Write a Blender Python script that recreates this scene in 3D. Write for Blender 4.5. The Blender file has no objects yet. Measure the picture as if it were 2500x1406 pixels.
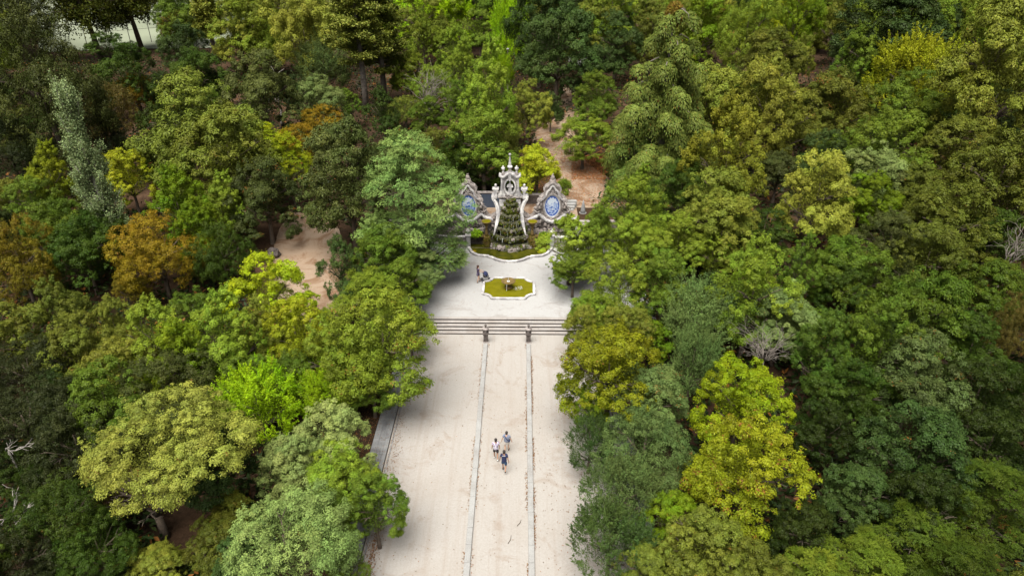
import bpy, bmesh, math, random, collections
import numpy as np
from mathutils import Vector, Matrix, noise

rng = np.random.default_rng(7)
random.seed(7)
S = bpy.context.scene
COL = S.collection

# ------------------------------------------------------------------ camera
F_PX, CAM_H, PITCH, YAW = 1667.0, 29.0, math.radians(29.1), math.radians(0.75)
cd = bpy.data.cameras.new('camera'); cam = bpy.data.objects.new('camera', cd); COL.objects.link(cam)
cd.sensor_width = 36.0; cd.lens = 36.0 * F_PX / 2500.0
cd.clip_start = 0.5; cd.clip_end = 9000
cam.location = (0, 0, CAM_H); cam.rotation_euler = (math.radians(90) - PITCH, 0, YAW)
S.camera = cam

# ------------------------------------------------------------------ light
SUN_EL, SUN_AZ = math.radians(68), math.radians(-157)      # azimuth from +Y towards +X: a veiled sun, high on the left and a little on the camera side
world = bpy.data.worlds.new('World'); S.world = world; world.use_nodes = True
nt = world.node_tree; nt.nodes.clear()
sky = nt.nodes.new('ShaderNodeTexSky'); sky.sky_type = 'NISHITA'; sky.sun_disc = False
sky.sun_elevation = SUN_EL; sky.sun_rotation = SUN_AZ; sky.dust_density = 4.0; sky.air_density = 1.0; sky.ozone_density = 1.0
hs = nt.nodes.new('ShaderNodeHueSaturation'); hs.inputs['Saturation'].default_value = 0.06
bg = nt.nodes.new('ShaderNodeBackground'); bg.inputs['Strength'].default_value = 0.050
wo = nt.nodes.new('ShaderNodeOutputWorld')
nt.links.new(sky.outputs[0], hs.inputs['Color']); nt.links.new(hs.outputs[0], bg.inputs['Color']); nt.links.new(bg.outputs[0], wo.inputs['Surface'])
sd = bpy.data.lights.new('sun', 'SUN'); sun = bpy.data.objects.new('sun', sd); COL.objects.link(sun)
sd.energy = 4.2; sd.angle = math.radians(54); sd.color = (1.0, 0.95, 0.86)
sdir = Vector((math.sin(SUN_AZ) * math.cos(SUN_EL), math.cos(SUN_AZ) * math.cos(SUN_EL), math.sin(SUN_EL)))
sun.rotation_euler = sdir.to_track_quat('Z', 'Y').to_euler()
S.view_settings.view_transform = 'Standard'; S.view_settings.look = 'None'
S.view_settings.exposure = 0.83; S.view_settings.gamma = 1.0; S.view_settings.use_curve_mapping = False
S.cycles.max_bounces = 6; S.cycles.diffuse_bounces = 1; S.cycles.glossy_bounces = 2; S.cycles.transmission_bounces = 4
S.cycles.sample_clamp_indirect = 4.0

# ------------------------------------------------------------------ survey helpers: where a sight line meets the ground or a wall
def ray(u, v):
    x = (u - 1250) / F_PX; y = -(v - 703) / F_PX
    fw = (-math.sin(YAW) * math.cos(PITCH), math.cos(YAW) * math.cos(PITCH), -math.sin(PITCH))
    rt = (math.cos(YAW), math.sin(YAW), 0)
    up = (-math.sin(YAW) * math.sin(PITCH), math.cos(YAW) * math.sin(PITCH), math.cos(PITCH))
    return [fw[i] + x * rt[i] + y * up[i] for i in range(3)]
def gz(u, v, z=0.0):
    d = ray(u, v); t = (z - CAM_H) / d[2]; return d[0] * t, d[1] * t
def gy(u, v, Y):
    d = ray(u, v); t = Y / d[1]; return d[0] * t, CAM_H + d[2] * t
def sstep(a, b, x):
    t = min(1, max(0, (x - a) / (b - a))); return t * t * (3 - 2 * t)
PLZ, TER = 0.6, 2.6
def gh(x, y):                                  # height of the natural ground
    side = sstep(7.5, 14, abs(x + 0.95))
    h0 = PLZ * sstep(44.6, 46.2, y) + (TER - PLZ) * sstep(60.4, 61.2, y)
    h1 = TER * sstep(40, 66, y)
    h = h0 * (1 - side) + h1 * side
    h += 0.012 * max(0, y - 66)
    r = sstep(12, 30, abs(x + 0.95))
    h += r * 0.35 * noise.noise(Vector((x * 0.06, y * 0.06, 3.1)))
    return h
def gnd(u, v, dz=0.0):
    z = 0.0
    for _ in range(12):
        x, y = gz(u, v, z + dz); z = gh(x, y)
    return x, y, z

# ------------------------------------------------------------------ materials
def lin(r, g, b):
    f = lambda c: (c / 255 / 12.92) if c <= 10.3 else ((c / 255 + 0.055) / 1.055) ** 2.4
    return (f(r), f(g), f(b), 1.0)
def new_mat(name):
    m = bpy.data.materials.new(name); m.use_nodes = True
    t = m.node_tree; p = t.nodes['Principled BSDF']
    return m, t, p
def nd(t, kind, **kw):
    n = t.nodes.new(kind)
    for k, v in kw.items():
        if k in n.inputs.keys() if hasattr(n.inputs, 'keys') else False: n.inputs[k].default_value = v
        else: setattr(n, k, v)
    return n
def ramp(t, src, stops):
    r = t.nodes.new('ShaderNodeValToRGB'); t.links.new(src, r.inputs[0])
    cr = r.color_ramp
    while len(cr.elements) < len(stops): cr.elements.new(0.5)
    for e, (pos, c) in zip(cr.elements, stops): e.position = pos; e.color = c if len(c) == 4 else (*c, 1)
    return r.outputs[0]
def noise_tex(t, scale, detail=6, rough=0.6, vec=None, dist=0.0):
    n = t.nodes.new('ShaderNodeTexNoise'); n.inputs['Scale'].default_value = scale; n.inputs['Detail'].default_value = detail
    n.inputs['Roughness'].default_value = rough; n.inputs['Distortion'].default_value = dist
    if vec is not None: t.links.new(vec, n.inputs['Vector'])
    return n.outputs['Fac']
def mixc(t, fac, a, b, mode='MIX'):
    m = t.nodes.new('ShaderNodeMix'); m.data_type = 'RGBA'; m.blend_type = mode
    for s, v in ((m.inputs[0], fac), (m.inputs[6], a), (m.inputs[7], b)):
        if hasattr(v, 'links') or isinstance(v, bpy.types.NodeSocket): t.links.new(v, s)
        else: s.default_value = v
    return m.outputs[2]
def texco(t, scale=None, out='Object'):
    c = t.nodes.new('ShaderNodeTexCoord').outputs[out]
    if scale:
        mp = t.nodes.new('ShaderNodeMapping'); mp.inputs['Scale'].default_value = scale; t.links.new(c, mp.inputs[0]); return mp.outputs[0]
    return c
def bump(t, p, h, strength=0.5, dist=0.02):
    b = t.nodes.new('ShaderNodeBump'); b.inputs['Strength'].default_value = strength; b.inputs['Distance'].default_value = dist
    t.links.new(h, b.inputs['Height']); t.links.new(b.outputs[0], p.inputs['Normal'])
def stone(name, light, dark, amount=0.5, scale=2.0, rough=0.85, fine=14.0, worldc=False):
    m, t, p = new_mat(name)
    if worldc: vec = t.nodes.new('ShaderNodeNewGeometry').outputs['Position']
    else: vec = texco(t)
    n1 = noise_tex(t, scale, 8, 0.68, vec, 0.4); n2 = noise_tex(t, fine, 5, 0.7, vec)
    c = ramp(t, n1, [(max(0, 0.52 - amount * 0.35), dark), (0.62, light)])
    c2 = ramp(t, n2, [(0.3, (0.62, 0.6, 0.58, 1)), (0.62, (1, 1, 1, 1))])
    c = mixc(t, 0.8, c, c2, 'MULTIPLY')
    t.links.new(c, p.inputs['Base Color']); p.inputs['Roughness'].default_value = rough
    bump(t, p, n2, 0.5, 0.03)
    return m
LEAFGAIN = 1.38
def gain(c): return (c[0] * LEAFGAIN * 0.98, c[1] * LEAFGAIN, c[2] * LEAFGAIN * .44)
def plain(name, col, rough=0.7, var=0.15, scale=8):
    m, t, p = new_mat(name)
    n = noise_tex(t, scale, 4, 0.6, texco(t))
    a = tuple(c * (1 - var) for c in col[:3]) + (1,); b = tuple(min(1, c * (1 + var)) for c in col[:3]) + (1,)
    t.links.new(ramp(t, n, [(0.35, a), (0.65, b)]), p.inputs['Base Color']); p.inputs['Roughness'].default_value = rough
    return m

M = {}
# leaves: the colour is the tree's own, each leaf and tuft a little different; some leaves turned
def leaf_mat():
    m = bpy.data.materials.new('foliage'); m.use_nodes = True; t = m.node_tree; t.nodes.clear()
    oi = t.nodes.new('ShaderNodeObjectInfo')
    at = t.nodes.new('ShaderNodeAttribute'); at.attribute_name = 'leafvar'
    sep = t.nodes.new('ShaderNodeSeparateColor'); t.links.new(at.outputs['Color'], sep.inputs[0])
    # brightness
    mr = t.nodes.new('ShaderNodeMapRange'); mr.inputs[1].default_value = 0; mr.inputs[2].default_value = 1
    mr.inputs[3].default_value = 0.45; mr.inputs[4].default_value = 1.6; t.links.new(sep.outputs[0], mr.inputs[0])
    hue = t.nodes.new('ShaderNodeMapRange'); hue.inputs[3].default_value = 0.472; hue.inputs[4].default_value = 0.52; t.links.new(sep.outputs[1], hue.inputs[0])
    hsv = t.nodes.new('ShaderNodeHueSaturation'); t.links.new(oi.outputs['Color'], hsv.inputs['Color'])
    t.links.new(mr.outputs[0], hsv.inputs['Value']); t.links.new(hue.outputs[0], hsv.inputs['Hue'])
    # turned leaves
    gt = t.nodes.new('ShaderNodeMath'); gt.operation = 'GREATER_THAN'
    t.links.new(sep.outputs[2], gt.inputs[0]); t.links.new(oi.outputs['Alpha'], gt.inputs[1])
    acc = mixc(t, gt.outputs[0], hsv.outputs[0], (0.20, 0.085, 0.022, 1))
    pb = t.nodes.new('ShaderNodeBsdfPrincipled'); t.links.new(acc, pb.inputs['Base Color'])
    pb.inputs['Roughness'].default_value = 0.42; pb.inputs['Specular IOR Level'].default_value = 0.09
    tr = t.nodes.new('ShaderNodeBsdfTranslucent'); t.links.new(mixc(t, 1.0, acc, (1.0, 1.05, 0.35, 1), 'MULTIPLY'), tr.inputs['Color'])
    mx = t.nodes.new('ShaderNodeMixShader'); mx.inputs[0].default_value = 0.09
    t.links.new(pb.outputs[0], mx.inputs[1]); t.links.new(tr.outputs[0], mx.inputs[2])
    o = t.nodes.new('ShaderNodeOutputMaterial'); t.links.new(mx.outputs[0], o.inputs['Surface'])
    return m
M['leaf'] = leaf_mat()
M['bark'] = stone('bark', (0.15, 0.115, 0.085, 1), (0.045, 0.034, 0.026, 1), 0.5, 3.0, 0.95, 20)
M['palebark'] = stone('pale_bark', (0.42, 0.39, 0.36, 1), (0.20, 0.18, 0.17, 1), 0.4, 3.0, 0.9, 20)
M['greybark'] = stone('grey_bark', (0.27, 0.24, 0.21, 1), (0.12, 0.10, 0.09, 1), 0.5, 2.0, 0.9, 18)
M['white_stone'] = stone('weathered_white_stone', (0.80, 0.785, 0.77, 1), (0.38, 0.37, 0.385, 1), 0.16, 1.3, 0.8, 9)
M['grey_stone'] = stone('lichened_grey_stone', (0.44, 0.40, 0.385, 1), (0.11, 0.092, 0.088, 1), 0.5, 3.2, 0.9, 12)
M['dark_stone'] = stone('dark_lichened_stone', (0.16, 0.135, 0.125, 1), (0.035, 0.028, 0.027, 1), 0.6, 4.0, 0.9, 16)
M['tufa'] = stone('tufa_rock', (0.40, 0.35, 0.33, 1), (0.045, 0.035, 0.03, 1), 0.7, 4.5, 0.95, 16)
M['moss_rock'] = stone('mossy_rock', (0.10, 0.10, 0.055, 1), (0.008, 0.009, 0.005, 1), 0.9, 3.0, 0.9, 12, worldc=True)
M['mossy_bowl'] = stone('mossy_bowl_stone', (0.20, 0.13, 0.035, 1), (0.06, 0.045, 0.012, 1), 0.6, 3.0, 0.85, 14)
M['kerb_stone'] = stone('kerb_stone', (0.355, 0.36, 0.36, 1), (0.29, 0.285, 0.28, 1), 0.4, 0.9, 0.8, 30, worldc=True)
M['gutter_stone'] = stone('gutter_stone', (0.30, 0.305, 0.31, 1), (0.17, 0.175, 0.19, 1), 0.5, 1.0, 0.8, 24, worldc=True)
M['riser'] = stone('soiled_shaded_riser_stone', (0.045, 0.030, 0.026, 1), (0.016, 0.011, 0.010, 1), 0.5, 2.0, 0.95, 20, worldc=True)  # near-black colour holds soil plus the shade of the upright faces
M['tread'] = stone('tread_stone', (0.37, 0.35, 0.34, 1), (0.31, 0.28, 0.26, 1), 0.4, 1.0, 0.85, 20, worldc=True)

def sand_mat(name, c_hi, c_mid, c_stain, track=True, stain_lo=0.34):
    m, t, p = new_mat(name)
    pos = t.nodes.new('ShaderNodeNewGeometry').outputs['Position']
    n1 = noise_tex(t, 0.16, 7, 0.62, pos, 0.6)
    c = ramp(t, n1, [(0.30, c_mid), (0.55, c_hi)])
    n2 = noise_tex(t, 0.42, 9, 0.72, pos, 1.0)
    st = ramp(t, n2, [(stain_lo, (1, 1, 1, 1)), (stain_lo + 0.12, (0, 0, 0, 1))])
    c = mixc(t, st, c, c_stain)
    if track:      # long drag and wheel marks running with the promenade
        mp = t.nodes.new('ShaderNodeMapping'); mp.inputs['Scale'].default_value = (2.2, 0.07, 1); t.links.new(pos, mp.inputs[0])
        n3 = noise_tex(t, 1.0, 5, 0.7, mp.outputs[0])
        c = mixc(t, ramp(t, n3, [(0.50, (0, 0, 0, 1)), (0.72, (0.6, 0.6, 0.6, 1))]), c, c_stain)
    n4 = noise_tex(t, 9.0, 6, 0.8, pos)
    c = mixc(t, 0.5, c, ramp(t, n4, [(0.3, (0.70, 0.67, 0.63, 1)), (0.6, (1, 1, 1, 1))]), 'MULTIPLY')
    v = t.nodes.new('ShaderNodeTexVoronoi'); v.inputs['Scale'].default_value = 3.1; t.links.new(pos, v.inputs['Vector'])
    dots = ramp(t, v.outputs['Distance'], [(0.03, (0.35, 0.28, 0.22, 1)), (0.06, (1, 1, 1, 1))])
    c = mixc(t, 0.7, c, dots, 'MULTIPLY')
    t.links.new(c, p.inputs['Base Color']); p.inputs['Roughness'].default_value = 0.95
    p.inputs['Specular IOR Level'].default_value = 0.15
    bump(t, p, n4, 0.35, 0.03)
    return m
M['sand'] = sand_mat('promenade_sand', (0.348, 0.330, 0.312, 1), (0.327, 0.302, 0.278, 1), (0.29, 0.25, 0.218, 1))
M['plaza'] = sand_mat('plaza_paving', (0.372, 0.372, 0.374, 1), (0.345, 0.343, 0.342, 1), (0.30, 0.287, 0.278, 1), track=False, stain_lo=0.36)
M['earth_path'] = sand_mat('earth_path', (0.30, 0.23, 0.17, 1), (0.25, 0.175, 0.12, 1), (0.19, 0.115, 0.07, 1), track=False, stain_lo=0.42)
M['field'] = plain('pale_field', (0.19, 0.215, 0.15, 1), 0.95, 0.12, 0.05)
def floor_mat():
    m, t, p = new_mat('forest_floor')
    pos = t.nodes.new('ShaderNodeNewGeometry').outputs['Position']
    n1 = noise_tex(t, 0.12, 8, 0.7, pos, 0.5); n2 = noise_tex(t, 4.0, 7, 0.8, pos)
    c = ramp(t, n1, [(0.36, (0.030, 0.022, 0.015, 1)), (0.52, (0.060, 0.038, 0.024, 1)), (0.68, (0.14, 0.09, 0.06, 1))])
    c = mixc(t, 0.75, c, ramp(t, n2, [(0.32, (0.35, 0.3, 0.28, 1)), (0.62, (1.2, 1.1, 1.0, 1))]), 'MULTIPLY')
    t.links.new(c, p.inputs['Base Color']); p.inputs['Roughness'].default_value = 1.0; p.inputs['Specular IOR Level'].default_value = 0.1
    bump(t, p, n2, 0.8, 0.08)
    return m
M['floor'] = floor_mat()
def water_mat(name, deep, shallow):
    m, t, p = new_mat(name)
    pos = t.nodes.new('ShaderNodeNewGeometry').outputs['Position']
    n = noise_tex(t, 1.6, 6, 0.6, pos, 0.3)
    t.links.new(ramp(t, n, [(0.35, deep), (0.65, shallow)]), p.inputs['Base Color'])
    p.inputs['Roughness'].default_value = 0.22; p.inputs['IOR'].default_value = 1.33; p.inputs['Specular IOR Level'].default_value = 0.12
    bump(t, p, noise_tex(t, 9.0, 3, 0.5, pos), 0.12, 0.02)
    return m
M['water'] = water_mat('algae_green_water', (0.110, 0.105, 0.004, 1), (0.150, 0.138, 0.006, 1))
M['water_dark'] = water_mat('basin_water', (0.028, 0.032, 0.004, 1), (0.070, 0.068, 0.006, 1))
M['foam'] = plain('falling_water', (0.75, 0.78, 0.78, 1), 0.2, 0.05)

# ------------------------------------------------------------------ scene helpers
def link(o, parent=None):
    COL.objects.link(o)
    if parent is not None: o.parent = parent
    return o
def tag(o, label=None, cat=None, group=None, kind=None):
    if label: o['label'] = label
    if cat: o['category'] = cat
    if group: o['group'] = group
    if kind: o['kind'] = kind
    return o
def thing(name, label, cat, loc=(0, 0, 0), rz=0.0, group=None, kind=None):
    o = bpy.data.objects.new(name, None); o.location = loc; o.rotation_euler = (0, 0, rz); o.empty_display_size = 0.2
    link(o); return tag(o, label, cat, group, kind)
class MB:
    """collects simple solids and links them as ONE mesh object"""
    def __init__(s): s.v, s.f, s.mi = [], [], []
    def add(s, vs, fs, mi=0):
        b = len(s.v); s.v += [tuple(p) for p in vs]; s.f += [tuple(b + i for i in f) for f in fs]; s.mi += [mi] * len(fs); return s
    def box(s, x0, x1, y0, y1, z0, z1, mi=0, top=None):
        vs = [(x0, y0, z0), (x1, y0, z0), (x1, y1, z0), (x0, y1, z0), (x0, y0, z1), (x1, y0, z1), (x1, y1, z1), (x0, y1, z1)]
        fs = [(0, 3, 2, 1), (4, 5, 6, 7), (0, 1, 5, 4), (1, 2, 6, 5), (2, 3, 7, 6), (3, 0, 4, 7)]
        s.add(vs, fs, mi)
        if top is not None: s.mi[-5] = top
        return s
    def lathe(s, prof, cx=0, cy=0, n=20, mi=0, jit=0.0):
        vs, fs = [], []
        for (r, z) in prof:
            for k in range(n):
                a = 2 * math.pi * k / n; q = r * (1 + random.uniform(-jit, jit)); vs.append((cx + q * math.cos(a), cy + q * math.sin(a), z))
        for i in range(len(prof) - 1):
            for k in range(n):
                fs.append((i * n + k, i * n + (k + 1) % n, (i + 1) * n + (k + 1) % n, (i + 1) * n + k))
        fs.append(tuple(range(n - 1, -1, -1))); fs.append(tuple((len(prof) - 1) * n + k for k in range(n)))
        return s.add(vs, fs, mi)
    def prism(s, pts, y0, y1, mi=0):              # outline in x,z pushed from y0 to y1 (front y0)
        n = len(pts)
        vs = [(x, y0, z) for x, z in pts] + [(x, y1, z) for x, z in pts]
        fs = [tuple(range(n)), tuple(range(2 * n - 1, n - 1, -1))] + [((i + 1) % n, i, n + i, n + (i + 1) % n) for i in range(n)]
        return s.add(vs, fs, mi)
    def ringed(s, outer, inner, y0, y1, mi=0):    # a slab with a hole; outer and inner have the same count
        n = len(outer)
        vs = [(x, y0, z) for x, z in outer] + [(x, y0, z) for x, z in inner] + [(x, y1, z) for x, z in outer] + [(x, y1, z) for x, z in inner]
        fs = []
        for i in range(n):
            j = (i + 1) % n
            fs += [(i, j, n + j, n + i), (2 * n + j, 2 * n + i, 3 * n + i, 3 * n + j), (j, i, 2 * n + i, 2 * n + j), (n + i, n + j, 3 * n + j, 3 * n + i)]
        return s.add(vs, fs, mi)
    def tube(s, pts, rad, n=7, mi=0, cap=True):
        pts = [Vector(p) for p in pts]; vs, fs = [], []
        rad = rad if isinstance(rad, (list, tuple)) else [rad] * len(pts)
        up = Vector((0.13, 0.31, 0.94))
        for i, p in enumerate(pts):
            d = (pts[min(i + 1, len(pts) - 1)] - pts[max(i - 1, 0)])
            if d.length < 1e-6: d = Vector((0, 0, 1))
            d.normalize(); a = d.cross(up)
            if a.length < 1e-3: a = d.cross(Vector((1, 0, 0)))
            a.normalize(); b = d.cross(a)
            for k in range(n):
                t = 2 * math.pi * k / n; vs.append(p + (a * math.cos(t) + b * math.sin(t)) * rad[i])
        for i in range(len(pts) - 1):
            for k in range(n): fs.append((i * n + k, i * n + (k + 1) % n, (i + 1) * n + (k + 1) % n, (i + 1) * n + k))
        if cap: fs.append(tuple(range(n - 1, -1, -1))); fs.append(tuple((len(pts) - 1) * n + k for k in range(n)))
        return s.add(vs, fs, mi)
    def band(s, pts, half, y0, y1, mi=0):         # a moulding of given half width that follows a line in x,z
        L, R = [], []
        for i, (x, z) in enumerate(pts):
            a = pts[max(i - 1, 0)]; b = pts[min(i + 1, len(pts) - 1)]
            dx, dz = b[0] - a[0], b[1] - a[1]; l = math.hypot(dx, dz) or 1
            L.append((x - dz / l * half, z + dx / l * half)); R.append((x + dz / l * half, z - dx / l * half))
        for i in range(len(pts) - 1):
            s.prism([L[i], R[i], R[i + 1], L[i + 1]][::-1], y0, y1, mi)
        return s
    def blob(s, c, r, seed=0, sub=2, amp=0.25, fr=1.5, mi=0):
        bm = bmesh.new(); bmesh.ops.create_icosphere(bm, subdivisions=sub, radius=1)
        r = r if isinstance(r, (tuple, list)) else (r, r, r)
        vs = []
        for v in bm.verts:
            k = 1 + amp * noise.noise(v.co * fr + Vector((seed * 3.7, seed * 1.3, seed)))
            vs.append((c[0] + v.co.x * r[0] * k, c[1] + v.co.y * r[1] * k, c[2] + v.co.z * r[2] * k))
        fs = [tuple(v.index for v in f.verts) for f in bm.faces]; bm.free()
        return s.add(vs, fs, mi)
    def mesh(s, name, mats, smooth=False):
        me = bpy.data.meshes.new(name); me.from_pydata(s.v, [], s.f); me.update()
        for m in (mats if isinstance(mats, list) else [mats]): me.materials.append(m)
        if any(s.mi): me.polygons.foreach_set('material_index', s.mi)
        if smooth: me.polygons.foreach_set('use_smooth', [True] * len(me.polygons))
        return me
    def build(s, name, mats, parent=None, smooth=False, bevel=0.0, loc=None):
        me = s.mesh(name, mats, smooth)
        bm = bmesh.new(); bm.from_mesh(me); bmesh.ops.recalc_face_normals(bm, faces=bm.faces)
        if bevel: bmesh.ops.bevel(bm, geom=list(bm.edges), offset=bevel, segments=1, affect='EDGES', clamp_overlap=True)
        bm.to_mesh(me); bm.free()
        if smooth: me.polygons.foreach_set('use_smooth', [True] * len(me.polygons))
        o = bpy.data.objects.new(name, me); link(o, parent)
        if loc: o.location = loc
        return o

# ================================================================== ground, promenade, steps, plaza
def grid_sheet(name, xs, ys, zf, mat, keep=None):
    vs = [(x, y, zf(x, y)) for y in ys for x in xs]; nx = len(xs); fs = []
    for j in range(len(ys) - 1):
        for i in range(nx - 1):
            if keep and not keep((xs[i] + xs[i + 1]) / 2, (ys[j] + ys[j + 1]) / 2): continue
            fs.append((j * nx + i, j * nx + i + 1, (j + 1) * nx + i + 1, (j + 1) * nx + i))
    me = bpy.data.meshes.new(name); me.from_pydata(vs, [], fs); me.update(); me.materials.append(mat)
    me.polygons.foreach_set('use_smooth', [True] * len(me.polygons))
    o = link(bpy.data.objects.new(name, me)); return tag(o, kind='structure')
AX = -0.95                                     # axis of the fountain and promenade
def floor_h(x, y):                             # the earth lies just below the laid surfaces
    h = gh(x, y)
    if -10.4 < x < 8.6 and y < 44.9: h -= 0.06
    if -12.6 < x < 10.8 and 44.9 <= y < 61: h = -0.02
    if -4.9 < x < 3.1 and 60.2 < y < 62.2: h = min(h, 2.0)
    return h
def arange(a, b, st): return list(np.arange(a, b, st)) + [b]
xs = arange(-3000, -300, 300) + arange(-240, -66, 8) + arange(-60, -12.4, 1.6) + arange(-11.6, 10.2, 0.8)[:-1] + arange(10.8, 60, 1.6) + arange(66, 240, 8) + arange(300, 3000, 300)
ys = arange(-1200, -100, 200) + arange(-60, 8, 8) + arange(10, 44, 1.5) + arange(44.2, 61.8, 0.4) + arange(62.6, 130, 1.6) + arange(138, 420, 10) + arange(520, 4200, 300)
xs = sorted(set(round(float(a), 3) for a in xs)); ys = sorted(set(round(float(a), 3) for a in ys))
grid_sheet('ground', xs, ys, floor_h, M['floor'])

# promenade sand: a gently uneven sheet
grid_sheet('promenade', arange(-8.0, 6.1, 0.47), arange(6, 44.6, 0.8), lambda x, y: 0.02 + 0.02 * noise.noise(Vector((x * .4, y * .3, 0))), M['sand'])
# litter strip left and right of the gutters
grid_sheet('verge_left', arange(-10.3, -9.05, 0.4), arange(6, 44.6, 0.9), lambda x, y: 0.03 + 0.03 * noise.noise(Vector((x * .7, y * .5, 4))), M['floor'])
grid_sheet('verge_right', arange(7.2, 8.5, 0.4), arange(6, 44.6, 0.9), lambda x, y: 0.03 + 0.03 * noise.noise(Vector((x * .7, y * .5, 9))), M['floor'])

# the two pale kerbs along the middle path, stone by stone
def jbox(w, l, h, seed):
    r = random.Random(seed); mb = MB(); e = 0.012
    j = lambda: r.uniform(-0.006, 0.006)
    vs = [(-w + j(), 0, 0), (w + j(), 0, 0), (w + j(), l, 0), (-w + j(), l, 0)]
    z = h + r.uniform(-0.006, 0.006)
    vs += [(-w + e + j(), e, z + j()), (w - e + j(), e, z + j()), (w - e + j(), l - e, z + j()), (-w + e + j(), l - e, z + j())]
    vs += [(-w + j() * .5, 0.0, z - e), (w + j() * .5, 0.0, z - e), (w, l, z - e), (-w, l, z - e)]
    fs = [(4, 5, 6, 7), (8, 9, 5, 4), (9, 10, 6, 5), (10, 11, 7, 6), (11, 8, 4, 7), (0, 1, 9, 8), (1, 2, 10, 9), (2, 3, 11, 10), (3, 0, 8, 11), (3, 2, 1, 0)]
    return mb.add(vs, fs)
def kerb_run(label, x, y0, y1, w, h, mat, L=1.1, group=None, name='kerb', piece='kerb_stone', cat='kerb'):
    t = thing(name, label, cat, (x, y0, 0), 0, group)
    meshes = []
    for k in range(4):
        me = jbox(w, L - 0.012, h, k + int(abs(x) * 10)).mesh(piece, mat); meshes.append(me)
    n = int((y1 - y0) / L)
    for i in range(n):
        o = bpy.data.objects.new(piece, meshes[(i * 7) % 4]); o.location = (random.uniform(-.006, .006), i * L, 0); link(o, t)
    return t
kerb_run('pale stone kerb on the left side of the middle path', -2.57, 8.0, 43.35, 0.15, 0.15, M['kerb_stone'], group='kerbs of the middle path')
kerb_run('pale stone kerb on the right side of the middle path', 0.68, 8.0, 43.35, 0.15, 0.15, M['kerb_stone'], group='kerbs of the middle path')

# gutters at both outer edges of the promenade: outer slab, dished channel, inner slab, thin edging
def gutter(label, x0, sg):
    t = thing('gutter', label, 'gutter', (x0, 6, 0))
    L = 1.4
    def slab(a, b, h0, h1, seed):
        r = random.Random(seed); mb = MB(); j = lambda: r.uniform(-.004, .004)
        a, b = sorted((a * sg, b * sg)); 
        if sg < 0: h0, h1 = h1, h0
        vs = [(a, 0, -.05), (b, 0, -.05), (b, L - .02, -.05), (a, L - .02, -.05), (a, 0, h0 + j()), (b, 0, h1 + j()), (b, L - .02, h1 + j()), (a, L - .02, h0 + j())]
        return mb.add(vs, [(3, 2, 1, 0), (4, 5, 6, 7), (0, 1, 5, 4), (1, 2, 6, 5), (2, 3, 7, 6), (3, 0, 4, 7)])
    sets = [('outer_slab', 0.0, 0.36, 0.10, 0.10), ('channel_slab', 0.37, 0.56, 0.085, 0.02), ('channel_slab', 0.565, 0.74, 0.02, 0.07), ('inner_slab', 0.75, 1.0, 0.075, 0.075)]
    for si, (nm, a, b, h0, h1) in enumerate(sets):
        ms = [slab(a, b, h0, h1, si * 5 + k).mesh(nm, M['gutter_stone']) for k in range(3)]
        for i in range(int(38.4 / L)):
            o = bpy.data.objects.new(nm, ms[(i * 5 + si) % 3]); o.location = (0, i * L + (0.5 * L if si % 2 else 0) * 0, 0); link(o, t)
    MB().box(min(sg * 1.16, sg * 1.22), max(sg * 1.16, sg * 1.22), 0, 38.4, -.03, 0.05).build('edging', M['gutter_stone'], t)
    return t
gutter('grey stone gutter with a dished channel along the left edge of the promenade', -9.05, 1)
gutter('grey stone gutter under the trees on the right edge of the promenade', 7.15, -1)

# five steps up to the plaza, risers darkened by soil and painted-in shade, pale treads
st = thing('steps', None, None, (0, 0, 0), kind='structure')
ST_Y, RISE, TREAD = 44.62, 0.12, 0.33
for i in range(5):
    xs_ = [-12.6]
    while xs_[-1] < 10.6: xs_.append(min(10.8, xs_[-1] + random.choice((1.9, 2.2, 2.5))))
    y0 = ST_Y + i * TREAD; z1 = RISE * (i + 1)
    for a, b in zip(xs_[:-1], xs_[1:]):
        mb = MB(); dz = random.uniform(-.005, .005); dy = random.uniform(-.01, .01)
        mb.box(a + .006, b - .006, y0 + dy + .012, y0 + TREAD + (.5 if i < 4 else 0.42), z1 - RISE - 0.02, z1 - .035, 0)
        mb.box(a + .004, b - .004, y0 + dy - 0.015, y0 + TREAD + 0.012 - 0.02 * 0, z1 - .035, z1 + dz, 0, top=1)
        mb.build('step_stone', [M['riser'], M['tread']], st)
grid_sheet('promenade_head', arange(-12.6, 10.8, 0.9), [44.3, 44.62, 44.7], lambda x, y: 0.012, M['sand'])
# plaza
pool_c = (AX, 50.85)
grid_sheet('plaza', arange(-12.6, 10.8, 0.6), arange(46.28, 59.4, 0.5), lambda x, y: PLZ + 0.006 * noise.noise(Vector((x * .5, y * .5, 7))), M['plaza'])
MB().box(-12.6, 10.8, 59.4, 61, -0.1, PLZ - 0.004).build('plaza_back', M['plaza'])['kind'] = 'structure'

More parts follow.
